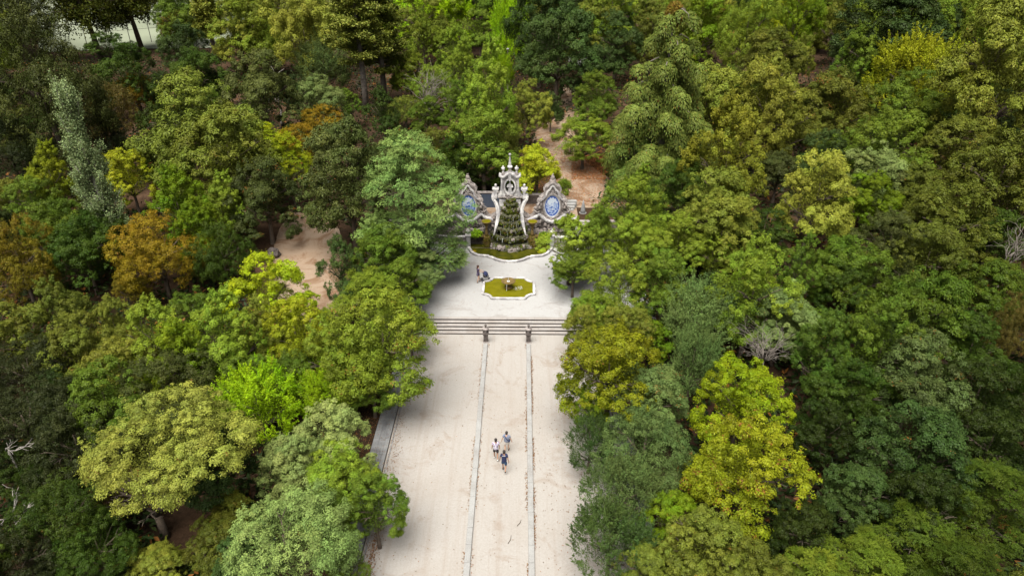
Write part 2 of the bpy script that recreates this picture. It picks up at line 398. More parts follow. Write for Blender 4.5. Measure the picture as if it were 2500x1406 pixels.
def ribbon(name, pts, mat, dz=0.03, sub=3):
    """pts: list of (left pixel, right pixel) sight lines; draped on the ground"""
    rows = []
    P = []
    for (a, b) in pts:
        A = gnd(*a); B = gnd(*b); P.append((Vector(A), Vector(B)))
    rowsP = []
    for i in range(len(P) - 1):
        for k in range(sub): 
            t = k / sub; rowsP.append((P[i][0].lerp(P[i + 1][0], t), P[i][1].lerp(P[i + 1][1], t)))
    rowsP.append(P[-1])
    n = 10; vs, fs = [], []
    for (A, B) in rowsP:
        for k in range(n + 1):
            q = A.lerp(B, k / n)
            if k in (0, n): q = q + Vector((noise.noise(q * .9) * .3, 0, 0))
            vs.append((q.x, q.y, gh(q.x, q.y) + dz * (1 if 0 < k < n else -2.5)))
    for i in range(len(rowsP) - 1):
        for k in range(n): fs.append((i * (n + 1) + k, i * (n + 1) + k + 1, (i + 1) * (n + 1) + k + 1, (i + 1) * (n + 1) + k))
    me = bpy.data.meshes.new(name); me.from_pydata(vs, [], fs); me.update(); me.materials.append(mat)
    return tag(link(bpy.data.objects.new(name, me)), kind='structure')
ribbon('woodland_path', [((650, 800), (840, 800)), ((640, 740), (850, 740)), ((640, 680), (850, 670)), ((650, 610), (860, 610)), ((670, 560), (840, 560)), ((700, 520), (810, 520))], M['earth_path'], 0.05, 5)
ribbon('upper_path', [((1300, 506), (1560, 512)), ((1290, 480), (1560, 485)), ((1330, 450), (1540, 455)), ((1340, 420), (1480, 425)), ((1300, 390), (1440, 395)), ((1290, 345), (1420, 350)), ((1300, 320), (1410, 320)), ((1350, 290), (1420, 290)), ((1365, 250), (1410, 250)), ((1370, 215), (1405, 215))], M['earth_path'], 0.05, 4)
ribbon('far_road', [((1380, 160), (1480, 165)), ((1380, 140), (1480, 145))], M['plaza'], 0.06, 3)
ribbon('field', [((60, 130), (560, 118)), ((40, 60), (700, 55)), ((0, 0), (800, -5)), ((-200, -60), (800, -60))], M['field'], 0.10, 6)

# ================================================================== urns at the head of the kerbs
def urn_pedestal(x, label):
    t = thing('urn_pedestal', label, 'pedestal', (x, 43.62, 0), 0, 'urn pedestals at the foot of the steps'); t.scale = (.84, .84, .9)
    MB().box(-.25, .25, -.25, .25, 0, .1).build('base', M['grey_stone'], t, bevel=.012)
    MB().box(-.2, .2, -.2, .2, .1, .78).build('shaft', M['dark_stone'], t, bevel=.01)
    mb = MB(); mb.box(-.235, .235, -.235, .235, .78, .84); mb.box(-.27, .27, -.27, .27, .84, .92); mb.box(-.2, .2, -.2, .2, .92, .98); mb.build('cap', M['dark_stone'], t, bevel=.012)
    u = MB().lathe([(.12, .98), (.13, 1.01), (.06, 1.06), (.07, 1.10), (.20, 1.20), (.31, 1.31), (.325, 1.37), (.29, 1.395), (.12, 1.42)], n=24).build('urn', M['grey_stone'], t, smooth=True)
    MB().lathe([(.07, 1.415), (.05, 1.47), (.045, 1.52), (.10, 1.60), (.125, 1.66), (.09, 1.70), (.02, 1.735)], n=16).build('knob', M['dark_stone'], u, smooth=True)
urn_pedestal(-2.57, 'dark stone pedestal with a white urn at the left kerb end')
urn_pedestal(0.68, 'dark stone pedestal with a white urn at the right kerb end')

# ================================================================== pool on the plaza
def pool_outline(hx, hy, nx, ny, r, seg=7):
    """rectangle with bitten-in rounded corners"""
    pts = []
    def arc(cx, cy, a0, a1):
        for k in range(seg + 1):
            a = math.radians(a0 + (a1 - a0) * k / seg); pts.append((cx + r * math.cos(a) * nx, cy + r * math.sin(a) * ny))
    arc(hx, -hy, 180, 90); arc(hx, hy, 270, 180); arc(-hx, hy, 0, -90); arc(-hx, -hy, 90, 0)
    return pts
def rim_run(parent, name, pts, w, z0, z1, mat, piece_len=1.1, closed=True, lip=0.03):
    """a stone rim following pts, cut in pieces"""
    n = len(pts); out, inn = [], []
    for i in range(n):
        a = pts[(i - 1) % n] if closed or i else pts[0]; b = pts[(i + 1) % n] if closed or i < n - 1 else pts[-1]
        dx, dy = b[0] - a[0], b[1] - a[1]; l = math.hypot(dx, dy) or 1
        nx, ny = dy / l, -dx / l
        out.append((pts[i][0] + nx * w / 2, pts[i][1] + ny * w / 2)); inn.append((pts[i][0] - nx * w / 2, pts[i][1] - ny * w / 2))
    idx = list(range(n)) + ([0] if closed else [])
    start = 0; acc = 0
    for k in range(len(idx) - 1):
        acc += math.dist(pts[idx[k]], pts[idx[k + 1]])
        if acc >= piece_len or k == len(idx) - 2:
            seg = idx[start:k + 2]; mb = MB(); vs = []; fs = []
            prof = [(0.0, z0), (0.0, z1 - .09), (-lip, z1 - .075), (-lip, z1 - .015), (-lip + .015, z1)]
            g = 0.006
            for q, i in enumerate(seg):
                o_, i_ = Vector((*out[i], 0)), Vector((*inn[i], 0)); c = (o_ - i_).normalized()
                ring = [o_ - c * p + Vector((0, 0, z)) for p, z in prof] + [i_ + c * p + Vector((0, 0, z)) for p, z in reversed(prof)]
                if q in (0, len(seg) - 1):
                    d = Vector((*pts[seg[1]], 0)) - Vector((*pts[seg[0]], 0)) if q == 0 else Vector((*pts[seg[-2]], 0)) - Vector((*pts[seg[-1]], 0))
                    ring = [p + d.normalized() * g for p in ring]
                vs += ring
            m = len(prof) * 2
            for q in range(len(seg) - 1):
                for j in range(m): fs.append((q * m + j, q * m + (j + 1) % m, (q + 1) * m + (j + 1) % m, (q + 1) * m + j))
            fs += [tuple(range(m)), tuple((len(seg) - 1) * m + j for j in range(m - 1, -1, -1))]
            mb.add(vs, fs); mb.build(name, mat, parent)
            start = k + 1; acc = 0
pool = thing('pool', 'shallow green pool with scalloped corners and pale rim on the plaza', 'pool', (pool_c[0], pool_c[1], PLZ))
PO = pool_outline(2.16, 1.78, 1, 0.95, 0.74)
rim_run(pool, 'rim_stone', PO, 0.16, -0.02, 0.17, M['white_stone'], 1.0)
def flat(pts, z, name, mat, parent=None, loc=None):
    me = bpy.data.meshes.new(name); me.from_pydata([(x, y, z) for x, y in pts], [], [tuple(range(len(pts)))]); me.update(); me.materials.append(mat)
    bm = bmesh.new(); bm.from_mesh(me); bmesh.ops.recalc_face_normals(bm, faces=bm.faces)
    if bm.faces[0].normal.z < 0: bmesh.ops.reverse_faces(bm, faces=bm.faces)
    bmesh.ops.triangulate(bm, faces=bm.faces); bm.to_mesh(me); bm.free()
    o = link(bpy.data.objects.new(name, me), parent)
    if loc: o.location = loc
    return o
flat(PO, 0.09, 'water', M['water'], pool)
bf = thing('bowl_fountain', 'round mossy stone bowl on a foot in the middle of the pool', 'fountain', (AX - .02, 50.75, PLZ + .15))
MB().lathe([(.32, 0), (.30, .12), (.16, .18), (.13, .34), (.2, .42)], n=20).build('foot', M['mossy_bowl'], bf, smooth=True)
MB().lathe([(.18, .40), (.40, .48), (.56, .60), (.61, .69), (.585, .71), (.54, .68), (.42, .64), (.2, .625), (.0, .62)], n=32).build('bowl', M['mossy_bowl'], bf, smooth=True)
flat([(.13 * math.cos(k * .3307), .13 * math.sin(k * .3307)) for k in range(19)], .66, 'water', M['foam'], bf)
MB().lathe([(.05, .64), (.045, .72), (.025, .78)], n=10).build('spout', M['grey_stone'], bf, smooth=True)
jet = MB()
jet.tube([(0, 0, .78), (.0, 0, 1.0), (.015, 0, 1.16), (.04, 0, 1.02)], [.016, .013, .02, .008], n=6)
for k in range(70):
    a = random.uniform(-1.0, 0.4); r = random.uniform(.5, 1.15); z = random.uniform(.06, .075) 
    jet.blob((r * math.cos(a) * 1.0 + .1, r * math.sin(a) * .55, z), random.uniform(.008, .022), k, 1, .2)
for a, zt in ((4.5, .6),):
    jet.tube([(.6 * math.cos(a), .6 * math.sin(a), .66), (.64 * math.cos(a), .64 * math.sin(a), .4), (.66 * math.cos(a), .66 * math.sin(a), .06)], [.012, .01, .014], n=5)
jet.build('water_spray', M['foam'], bf)

# ================================================================== the fountain behind the plaza
FY = 60.0
def mir(pts): return pts + [(-x, z) for x, z in reversed(pts)]
def ell(cx, cz, a, b, n=40, ph=0.0): return [(cx + a * math.cos(2 * math.pi * k / n + ph), cz + b * math.sin(2 * math.pi * k / n + ph)) for k in range(n)]
aed = thing('fountain_aedicule', 'white stone aedicule with a tall spire and an oval opening above the cascade', 'monument', (AX - .03, FY, 0))
# body with the oval opening, flared towards the ground
def body_outline(n=40):
    pts = []
    for k in range(n):
        a = 2 * math.pi * k / n; c, s_ = math.cos(a), math.sin(a)
        z = 6.36 + s_ * 1.3
        # push out to the flanks
        w = 0.80 if z > 7.0 else 0.80 + (7.0 - z) * 0.075
        t = max(abs(c) / w, abs(s_) / (1.0 if s_ > 0 else 1.1))
        x = c / t; zz = 6.36 + s_ / t
        zz = min(zz, 7.25 + 0.42 * (1 - abs(x) / 0.8)) if s_ > 0 else zz
        pts.append((x, zz))
    return pts
MB().ringed(body_outline(), ell(0, 6.38, .50, .74), -.02, .50).build('body', M['white_stone'], aed)
MB().ringed(ell(0, 6.36, .56, .84), ell(0, 6.38, .44, .66), -.12, .42).build('oval_frame', M['white_stone'], aed, bevel=.015)
MB().ringed(ell(0, 6.40, .66, .90), ell(0, 6.40, .60, .84), -.05, .0).build('oval_moulding', M['grey_stone'], aed)
for sx in (-1, 1):
    q = [(.70, 7.2), (.83, 7.2), (.83, 6.7), (.90, 5.9), (.97, 5.4), (.75, 5.4), (.72, 5.9), (.68, 6.7)]
    MB().prism([(sx * x, z) for x, z in q], -.12, .46).build('pilaster', M['white_stone'], aed, bevel=.012)
MB().prism([(-.12, 7.66), (.12, 7.66), (.15, 7.35), (.08, 6.98), (0, 6.92), (-.08, 6.98), (-.15, 7.35)], -.2, .3).build('keystone', M['white_stone'], aed, bevel=.012)
top = [(-1.0, 7.47), (-.72, 7.34), (-.55, 7.34), (-.38, 7.52), (-.15, 7.62), (0, 7.74), (.15, 7.62), (.38, 7.52), (.55, 7.34), (.72, 7.34), (1.0, 7.47)]
co = MB(); co.band(top, .065, -.22, .62); co.band([(x * .93, z - .12) for x, z in top], .05, -.14, .54)
co.build('cornice', M['white_stone'], aed)
MB().box(-1.12, 1.12, -.16, .62, 5.28, 5.40).box(-1.05, 1.05, -.08, .55, 5.18, 5.28).build('ledge', M['grey_stone'], aed, bevel=.012)
MB().box(-1.02, 1.02, 0, .5, .5, 5.18).build('lower_body', M['white_stone'], aed)
for sx in (-1, 1): MB().box(sx * .78 - .22, sx * .78 + .22, -.09, 0, .6, 5.1).build('panel', M['white_stone'], aed, bevel=.015)
sp = MB(); sp.box(-.14, .14, .06, .34, 7.6, 7.98)
sp.build('spire_block', M['grey_stone'], aed, bevel=.015)
MB().lathe([(.10, 7.98), (.12, 8.06), (.22, 8.14), (.25, 8.22), (.22, 8.30), (.13, 8.36)], 0, .2, 16).build('spire_collar', M['white_stone'], aed, smooth=True)
MB().lathe([(.15, 8.36), (.125, 8.55), (.085, 8.9), (.045, 9.22), (.04, 9.27)], 0, .2, 8).build('spire', M['white_stone'], aed)
MB().lathe([(.03, 9.25), (.1, 9.29), (.128, 9.37), (.1, 9.46), (.03, 9.5)], 0, .2, 16).build('spire_ball', M['white_stone'], aed, smooth=True)
for sx in (-1, 1):
    f = MB().box(sx * .62 - .14, sx * .62 + .14, .06, .34, 7.42, 7.66).build('finial_block', M['grey_stone'], aed, bevel=.012)
    MB().lathe([(.09, 7.66), (.13, 7.71), (.07, 7.78), (.075, 7.85), (.15, 7.95), (.185, 8.06), (.16, 8.16), (.06, 8.20), (.08, 8.25), (.06, 8.30), (.01, 8.32)], sx * .62, .2, 16).build('finial', M['white_stone'], aed, smooth=True)
    # the great side scrolls, coming forward as they come down
    sc = [(1.48, 5.60, .0), (1.57, 5.42, -.05), (1.52, 5.15, -.1), (1.36, 4.9, -.14), (1.2, 4.5, -.2), (1.12, 4.1, -.28), (1.10, 3.7, -.4), (1.16, 3.3, -.55), (1.26, 2.9, -.75), (1.38, 2.45, -1.0), (1.5, 2.05, -1.25)]
    mb = MB(); vs = []; fs = []
    for i, (x, z, y) in enumerate(sc):
        w = .17 if i < 8 else .17 - .04 * (i - 7); d = .45
        vs += [(sx * (x - w), y - .1, z), (sx * (x + w), y - .1, z), (sx * (x + w), y + d, z), (sx * (x - w), y + d, z), (sx * x, y - .17, z)]
    for i in range(len(sc) - 1):
        a, b = i * 5, i * 5 + 5
        for p, q in ((0, 4), (4, 1), (1, 2), (2, 3), (3, 0)): fs.append((a + p, a + q, b + q, b + p))
    fs += [(0, 4, 1, 2, 3), tuple(len(vs) - 5 + k for k in (0, 4, 1, 2, 3))]
    s_ = mb.add(vs, fs).build('side_scroll', M['white_stone'], aed, bevel=0)
    vol = MB()
    vol.tube([(sx * 1.36, -.2, 5.36), (sx * 1.36, .4, 5.36)], .2, 16); vol.tube([(sx * 1.36, -.24, 5.36), (sx * 1.36, .1, 5.36)], .11, 12)
    vol.build('volute', M['white_stone'], aed)
    MB().prism([(sx * 1.18, 5.5), (sx * 1.46, 5.5), (sx * 1.46, 5.86), (sx * 1.66, 6.12), (sx * 1.62, 6.2), (sx * 1.04, 6.2), (sx * 1.0, 6.12), (sx * 1.2, 5.86)], -.1, .42).build('capital', M['white_stone'], aed, bevel=.015)
    MB().lathe([(.07, 6.2), (.05, 6.28), (.1, 6.36), (.125, 6.45), (.1, 6.54), (.04, 6.58)], sx * 1.33, .15, 14).build('ball_finial', M['white_stone'], aed, smooth=True)
    MB().prism([(sx * .92, 5.95), (sx * .86, 5.4), (sx * 1.3, 5.4), (sx * 1.14, 5.52), (sx * 1.02, 5.72)], .0, .4).build('shoulder', M['white_stone'], aed, bevel=.01)

def skin_mesh(name, V, E, R, sub=1, root=0):
    me = bpy.data.meshes.new(name); me.from_pydata([tuple(v) for v in V], E, []); me.update()
    ob = bpy.data.objects.new(name, me); COL.objects.link(ob)
    sk = ob.modifiers.new('skin', 'SKIN'); sk.use_smooth_shade = True
    if not me.skin_vertices:
        bm = bmesh.new(); bm.from_mesh(me); bm.verts.layers.skin.verify(); bm.to_mesh(me); bm.free()
    for i, d in enumerate(me.skin_vertices[0].data):
        r = R[i]; d.radius = r if isinstance(r, tuple) else (r, r); d.use_root = (i == root)
    if sub: s_ = ob.modifiers.new('s', 'SUBSURF'); s_.levels = sub; s_.render_levels = sub
    dg = bpy.context.evaluated_depsgraph_get(); dg.update()
    out = bpy.data.meshes.new_from_object(ob.evaluated_get(dg)); out.name = name
    out.polygons.foreach_set('use_smooth', [True] * len(out.polygons))
    bpy.data.objects.remove(ob); return out
def place_mesh(me, name, mat, parent=None, loc=None, rz=0, sc=1, ry=0):
    me.materials.clear(); me.materials.append(mat)
    o = bpy.data.objects.new(name, me); link(o, parent)
    if loc: o.location = loc
    o.rotation_euler = (0, ry, rz); o.scale = (sc,) * 3 if not isinstance(sc, tuple) else sc
    return o
# robed saint in the oval opening
V = [(0, 0, .0), (0, 0, .35), (0, -.02, .7), (0, 0, .98), (0, 0, 1.14), (0, -.01, 1.26), (0, -.01, 1.36), (.19, -.02, 1.02), (.24, -.12, .82), (.12, -.22, .86), (-.19, -.02, 1.02), (-.24, -.12, .84), (-.10, -.22, .92), (.0, .05, 1.42)]
E = [(0, 1), (1, 2), (2, 3), (3, 4), (4, 5), (5, 6), (3, 7), (7, 8), (8, 9), (3, 10), (10, 11), (11, 12), (5, 13)]
R = [(.24, .2), (.2, .17), (.19, .15), (.17, .13), (.08, .08), (.10, .10), (.07, .07), .09, .08, .05, .09, .08, .05, .05]
sm = place_mesh(skin_mesh('statue_figure', V, E, R, 1, 2), 'figure', M['white_stone'], None)
stt = thing('statue', 'pale robed saint statue standing inside the oval opening under the spire', 'statue', (AX - .03, FY + .08, 5.48)); sm.parent = stt; sm.scale = (1.05, .8, .98)
rb = MB()
for k in range(16):
    a = random.uniform(0, 6.28); rb.blob((random.uniform(-.34, .34), random.uniform(-.16, .1), random.uniform(.0, .26)), random.uniform(.09, .17), k, 2, .4)
rb.build('cloud_base', M['grey_stone'], stt, smooth=True)

# ---- medallion walls
def tile_picture(o, seed, strong):
    me = o.data; ca = me.color_attributes.new('tiles', 'FLOAT_COLOR', 'POINT')
    n = len(me.vertices); co = np.zeros(n * 3); me.vertices.foreach_get('co', co); co = co.reshape(-1, 3)
    u = co[:, 0] / .69; v = (co[:, 2] - 4.46) / 1.06
    out = np.ones((n, 4)); blue = np.array([0.022, 0.075, 0.36]); pale = np.array([0.55, 0.62, 0.72]); mid = np.array([0.10, 0.22, 0.56])
    if strong: blue = np.array([0.018, 0.085, 0.40]); mid = np.array([0.09, 0.24, 0.60])
    for i in range(n):
        x, y = float(u[i]), float(v[i]); r = math.hypot(x, y); a = math.atan2(y, x)
        q = noise.noise(Vector((x * 4.2, y * 5.2, seed))) + .55 * noise.noise(Vector((x * 10, y * 12, seed + 5)))
        edge = .80 + .045 * math.cos(a * 13) + .03 * math.cos(a * 29 + 1)
        if r > .955: c = pale * .9
        elif r > edge: c = blue * (1.0 + .25 * q)
        else:
            sky_ = max(0.0, min(1.0, (y + .12 + q * .35 + .15 * math.sin(x * 5 + seed)) * 2.6))
            g = .5 + .9 * q
            land = mid * (1 - max(0, min(1, g))) + pale * max(0, min(1, g)); land = land if q > -.22 else blue
            c = pale * sky_ + land * (1 - sky_)
            if x > .25 and -.35 < y < .3 and q > -.1: c = pale * .9 if (int((x + 1) * 9) % 2) else mid      # a tower
            if abs(y + .78) < .06 and abs(x) < .35: c = pale * .95                                            # cartouche
            d1 = math.hypot((x - .05) / .12, (y + .28) / .24); d2 = math.hypot((x + .28) / .10, (y + .36) / .22)
            if .75 < d1 < 1 or .8 < d2 < 1.05: c = blue
            elif d1 < .75 or d2 < .8: c = pale * .9 if q > 0 else mid
        out[i, :3] = c
    ca.data.foreach_set('color', out.ravel())
def tile_mat():
    m, t, p = new_mat('painted_tiles')
    a = t.nodes.new('ShaderNodeAttribute'); a.attribute_name = 'tiles'
    b = t.nodes.new('ShaderNodeTexBrick'); b.offset = 0; b.inputs['Scale'].default_value = 1; b.inputs['Brick Width'].default_value = .14; b.inputs['Row Height'].default_value = .14
    b.inputs['Mortar Size'].default_value = .004; b.inputs['Color1'].default_value = (1, 1, 1, 1); b.inputs['Color2'].default_value = (.92, .93, .95, 1); b.inputs['Mortar'].default_value = (.6, .6, .6, 1)
    mp = t.nodes.new('ShaderNodeMapping'); mp.inputs['Rotation'].default_value = (math.radians(90), 0, 0); t.links.new(texco(t), mp.inputs[0]); t.links.new(mp.outputs[0], b.inputs['Vector'])
    t.links.new(mixc(t, 1.0, a.outputs['Color'], b.outputs['Color'], 'MULTIPLY'), p.inputs['Base Color']); p.inputs['Roughness'].default_value = .3
    return m
M['tiles'] = tile_mat()
HALF = [(0, 6.74), (.18, 6.66), (.36, 6.46), (.62, 6.30), (.78, 6.06), (.66, 5.80), (.72, 5.55), (.98, 5.32), (1.2, 5.10), (1.18, 4.6), (1.30, 4.3), (1.60, 4.12), (1.66, 3.85), (1.9, 3.45), (2.3, 3.28), (2.3, 2.8)]
MOULD = [(0, 6.50), (.14, 6.38), (.28, 6.12), (.50, 5.92), (.62, 5.50), (.90, 5.16), (1.12, 5.02)]
CHEV = [(2.3, 3.20), (1.8, 3.34), (1.5, 3.5), (1.22, 3.76), (.9, 3.46), (.5, 3.16), (0, 3.0)]
def lumps(mb, n, x0, x1, y0, y1, z0, z1, r0, r1, seed, keep=None, sub=1):
    r = random.Random(seed)
    for k in range(n):
        x, z = r.uniform(x0, x1), r.uniform(z0, z1)
        if keep and not keep(x, z): continue
        q = r.uniform(r0, r1); mb.blob((x, r.uniform(y0, y1), z), (q, q * .7, q * r.uniform(.8, 1.4)), seed + k, sub, .5, 2)
    return mb
def medallion(cx, label, strong, seed):
    t = thing('medallion_wall', label, 'wall', (cx, FY, 0), 0, 'tile medallion walls flanking the aedicule')
    outl = [(-x, z) for x, z in HALF[1:]][::-1] + HALF
    MB().prism(outl[::-1], 0, .62).build('wall_body', M['tufa'], t, bevel=.02)
    m = [(-x, z) for x, z in MOULD[::-1]] + MOULD[1:]
    MB().band(m, .072, -.16, 0).build('scroll_moulding', M['white_stone'], t)
    o2 = [(-x, z) for x, z in HALF[1:9]][::-1] + HALF[:9]
    MB().band(o2, .075, -.10, .70).build('coping', M['grey_stone'], t, bevel=.01)
    ch = [(-x, z) for x, z in CHEV] + CHEV[::-1][1:]
    MB().band(ch, .065, -.52, .0).build('lower_cornice', M['white_stone'], t)
    MB().band([(x, z - .17) for x, z in ch], .11, -.36, .0).build('lower_cornice_bed', M['grey_stone'], t)
    MB().ringed(ell(0, 4.46, .88, 1.27, 48), ell(0, 4.46, .78, 1.15, 48), -.13, 0).build('oval_frame', M['grey_stone'], t, bevel=.012)
    MB().ringed(ell(0, 4.46, .775, 1.145, 48), ell(0, 4.46, .70, 1.07, 48), -.09, 0).build('oval_fillet', M['white_stone'], t, bevel=.01)
    vs = [(0, -.03, 4.46)]; fs = []; nr, na = 38, 110
    for i in range(1, nr + 1):
        for k in range(na):
            a = 2 * math.pi * k / na; vs.append((.70 * i / nr * math.cos(a), -.03, 4.46 + 1.07 * i / nr * math.sin(a)))
    for k in range(na): fs.append((0, 1 + k, 1 + (k + 1) % na))
    for i in range(nr - 1):
        for k in range(na): fs.append((1 + i * na + k, 1 + (i + 1) * na + k, 1 + (i + 1) * na + (k + 1) % na, 1 + i * na + (k + 1) % na))
    p = MB().add(vs, fs).build('tile_panel', M['tiles'], t); p['label'] = 'oval blue and white painted tile scene'
    tile_picture(p, seed, strong)
    # crest of rough stone, garland, wings of tufa
    cr = MB()
    for k in range(26):
        z = 6.7 + .85 * (k / 26); w = .34 * (1 - (z - 6.7) / .95)
        cr.blob((random.uniform(-w, w) * .8, .25 + random.uniform(-.12, .12), z), .14 * (1 - (z - 6.7) / 1.3), seed + k, 1, .5)
    cr.blob((0, .25, 6.78), (.34, .26, .3), seed, 2, .4, 3); cr.blob((0, .25, 7.1), (.2, .18, .36), seed, 2, .4, 3)
    cr.build('crest', M['tufa'], t)
    g = lumps(MB(), 26, -.42, .42, -.12, .0, 5.72, 6.0, .05, .1, seed + 50)
    g.build('garland', M['grey_stone'], t)
    g = lumps(MB(), 130, -1.75, 1.75, -.16, .04, 3.25, 4.9, .06, .15, seed + 90, lambda x, z: (x / .92) ** 2 + ((z - 4.46) / 1.3) ** 2 > 1 and abs(x) < 1.95 - (z - 3.2) * .5 and z > 3.85 - abs(abs(x) - 1.22) * .9 )
    g.build('carved_relief', M['tufa'], t)
    for sx in (-1, 1):      # scrolls beside the oval
        mb = MB(); pts = []
        for k in range(22):
            a = k / 21 * 4.6; r = .30 * (1 - k / 26); pts.append((sx * (1.42 + r * math.cos(a)), -.12, 4.22 + r * math.sin(a)))
        mb.tube(pts, .06, 6)
        mb.tube([(sx * 1.7, -.1, 4.1), (sx * 1.5, -.16, 3.9), (sx * 1.3, -.18, 3.86), (sx * 1.05, -.16, 4.1)], [.05, .09, .09, .04], 6)
        mb.build('scroll', M['grey_stone'], t, smooth=True)
    # tufa below the cornice
    g = MB(); g.box(-2.3, 2.3, .06, .6, .6, 2.8); g.build('grotto_wall', M['tufa'], t)
    g = lumps(MB(), 230, -2.35, 2.35, -.28, .1, .65, 3.15, .09, .24, seed + 400)
    g.build('grotto_rocks', M['tufa'], t)
    return t
medallion(AX + 3.95, 'right stone medallion wall with an oval blue and white tile scene', False, 3)
medallion(AX - 3.95, 'left stone medallion wall with deep blue oval tiles, half hidden by the feathery tree', True, 11)
def seated(x, z, sx, label):
    t = thing('stone_figure', label, 'statue', (AX + x, FY - .05, z), 0, 'seated stone figures on the medallion walls')
    V = [(0, 0, .18), (0, -.03, .42), (0, -.02, .62), (0, -.02, .74), (0, -.05, .86), (sx * .0, -.06, .94), (.14, -.26, .22), (.17, -.32, -.08), (-.14, -.26, .2), (-.13, -.30, -.1), (.17, -.04, .62), (.25, -.14, .42), (.14, -.26, .34), (-.17, -.04, .62), (-.27, -.1, .45), (-.32, -.1, .62)]
    E = [(0, 1), (1, 2), (2, 3), (3, 4), (4, 5), (0, 6), (6, 7), (0, 8), (8, 9), (2, 10), (10, 11), (11, 12), (2, 13), (13, 14), (14, 15)]
    R = [.17, .15, .15, .07, .10, .07, .11, .07, .11, .07, .07, .06, .05, .07, .06, .04]
    b = place_mesh(skin_mesh('figure', V, E, R, 1), 'figure', M['grey_stone'], t); b.scale = (.95 * sx, 1, .95)
    mb = MB(); mb.blob((0, .05, -.02), (.3, .25, .2), int(x * 10), 2, .4); mb.blob((0, -.14, -.2), (.26, .22, .2), int(x * 10) + 3, 2, .4); mb.build('rock_seat', M['tufa'], t, smooth=True)
seated(2.75, 4.62, -1, 'stone figure seated between the aedicule and the right medallion')
seated(5.10, 4.62, 1, 'stone figure seated on the outer right of the right medallion')
seated(-2.78, 4.62, 1, 'stone figure seated between the left medallion and the aedicule')
seated(-5.10, 4.62, -1, 'stone figure on the far left of the left medallion behind leaves')
# short tufa walls that join medallions to the aedicule
for sx, lb in ((-1, 'rough tufa link wall left of the cascade'), (1, 'rough tufa link wall right of the cascade')):
    t = thing('link_wall', lb, 'wall', (AX, FY, 0))
    a, b = sorted((sx * 1.05, sx * 1.65)); MB().box(a, b, .08, .5, .6, 3.3).build('wall_core', M['tufa'], t)
    MB().band([(sx * 1.2, 3.75), (sx * 1.45, 3.5), (sx * 1.75, 3.36)], .1, -.2, .55).build('coping', M['grey_stone'], t)
    lumps(MB(), 75, min(a, b) - .0, max(a, b) + .1, -.35, .05, .7, 3.5, .08, .2, 30 + sx).build('tufa_rocks', M['tufa'], t)

# ---- the rock cascade
cas = thing('rock_cascade', 'tall dark mossy rock cascade stepping down in front of the aedicule', 'fountain', (AX + .05, FY - .1, 0))
TIERS = [(5.25, .36, .42), (4.85, .55, .60), (4.35, .74, .75), (3.78, .92, .90), (3.15, 1.08, 1.05), (2.5, 1.40, 1.28), (1.82, 1.78, 1.58), (1.12, 2.14, 1.86)]
rocks = [MB().blob((0, 0, 0), (1, .8, .85), k, 2, .65, 1.6).mesh('rock', M['moss_rock'], False) for k in range(7)]
rocks_t = [MB().blob((0, 0, 0), (1, .8, 1.0), k + 20, 2, .65, 1.6).mesh('rock', M['tufa'], False) for k in range(4)]
core = MB()
for i, (z, a, b) in enumerate(TIERS):
    zb = TIERS[i + 1][0] if i < 7 else .55
    core.lathe([(.86, zb - .05), (.80, z - .16), (.9, z - .1)], 0, 0, 24, 0, .06)
    o = core
    n = 3 * 24
    for j in range(len(core.v) - n, len(core.v)): x, y, zz = core.v[j]; core.v[j] = (x * a, y * b, zz)
core.build('core', M['moss_rock'], cas)
for i, (z, a, b) in enumerate(TIERS):
    vs, fs = [], []; n = 40
    for (k_, dz) in ((.2, .03), (.86, -.03), (1.0, .0), (1.03, -.07), (.9, -.16)):
        for k in range(n):
            an = math.pi + math.pi * k / (n - 1); q = k_ * (1 + .10 * noise.noise(Vector((math.cos(an) * 3, math.sin(an) * 3, i * 2.0))))
            vs.append((a * q * math.cos(an), b * q * math.sin(an), z + dz + .05 * noise.noise(Vector((an * 5, k_ * 3, i)))))
    for r_ in range(4):
        for k in range(n - 1): fs.append((r_ * n + k, r_ * n + k + 1, (r_ + 1) * n + k + 1, (r_ + 1) * n + k))
    MB().add(vs, fs).build('ledge', M['moss_rock'], cas)
    nr = 9 + i * 3
    for k in range(nr):
        an = math.pi + math.pi * (k + random.uniform(.1, .9)) / nr; s_ = random.uniform(.08, .17) * (1 + i * .07)
        low = i == 7 and random.random() < .55
        me = random.choice(rocks_t if (low or random.random() < .12) else rocks)
        o = bpy.data.objects.new('rock', me); link(o, cas); q = random.uniform(.88, 1.04)
        o.location = (a * q * math.cos(an), b * q * math.sin(an), z + random.uniform(-.12, .06) - (random.uniform(.1, .4) if i == 7 else 0)); o.scale = (s_ * 1.2, s_, s_ * random.uniform(.7, 1.3)); o.rotation_euler = (random.random(), random.random(), random.uniform(0, 6))
# tumbled rocks at the foot
for k in range(60):
    an = math.pi + math.pi * random.random(); q = random.uniform(.98, 1.16); s_ = random.uniform(.12, .24)
    o = bpy.data.objects.new('rock', random.choice(rocks_t + rocks[:3])); link(o, cas)
    o.location = (2.12 * q * math.cos(an), 1.88 * q * math.sin(an), random.uniform(.5, .95)); o.scale = (s_, s_, s_ * random.uniform(.8, 1.6)); o.rotation_euler = (random.random(), random.random(), random.uniform(0, 6))

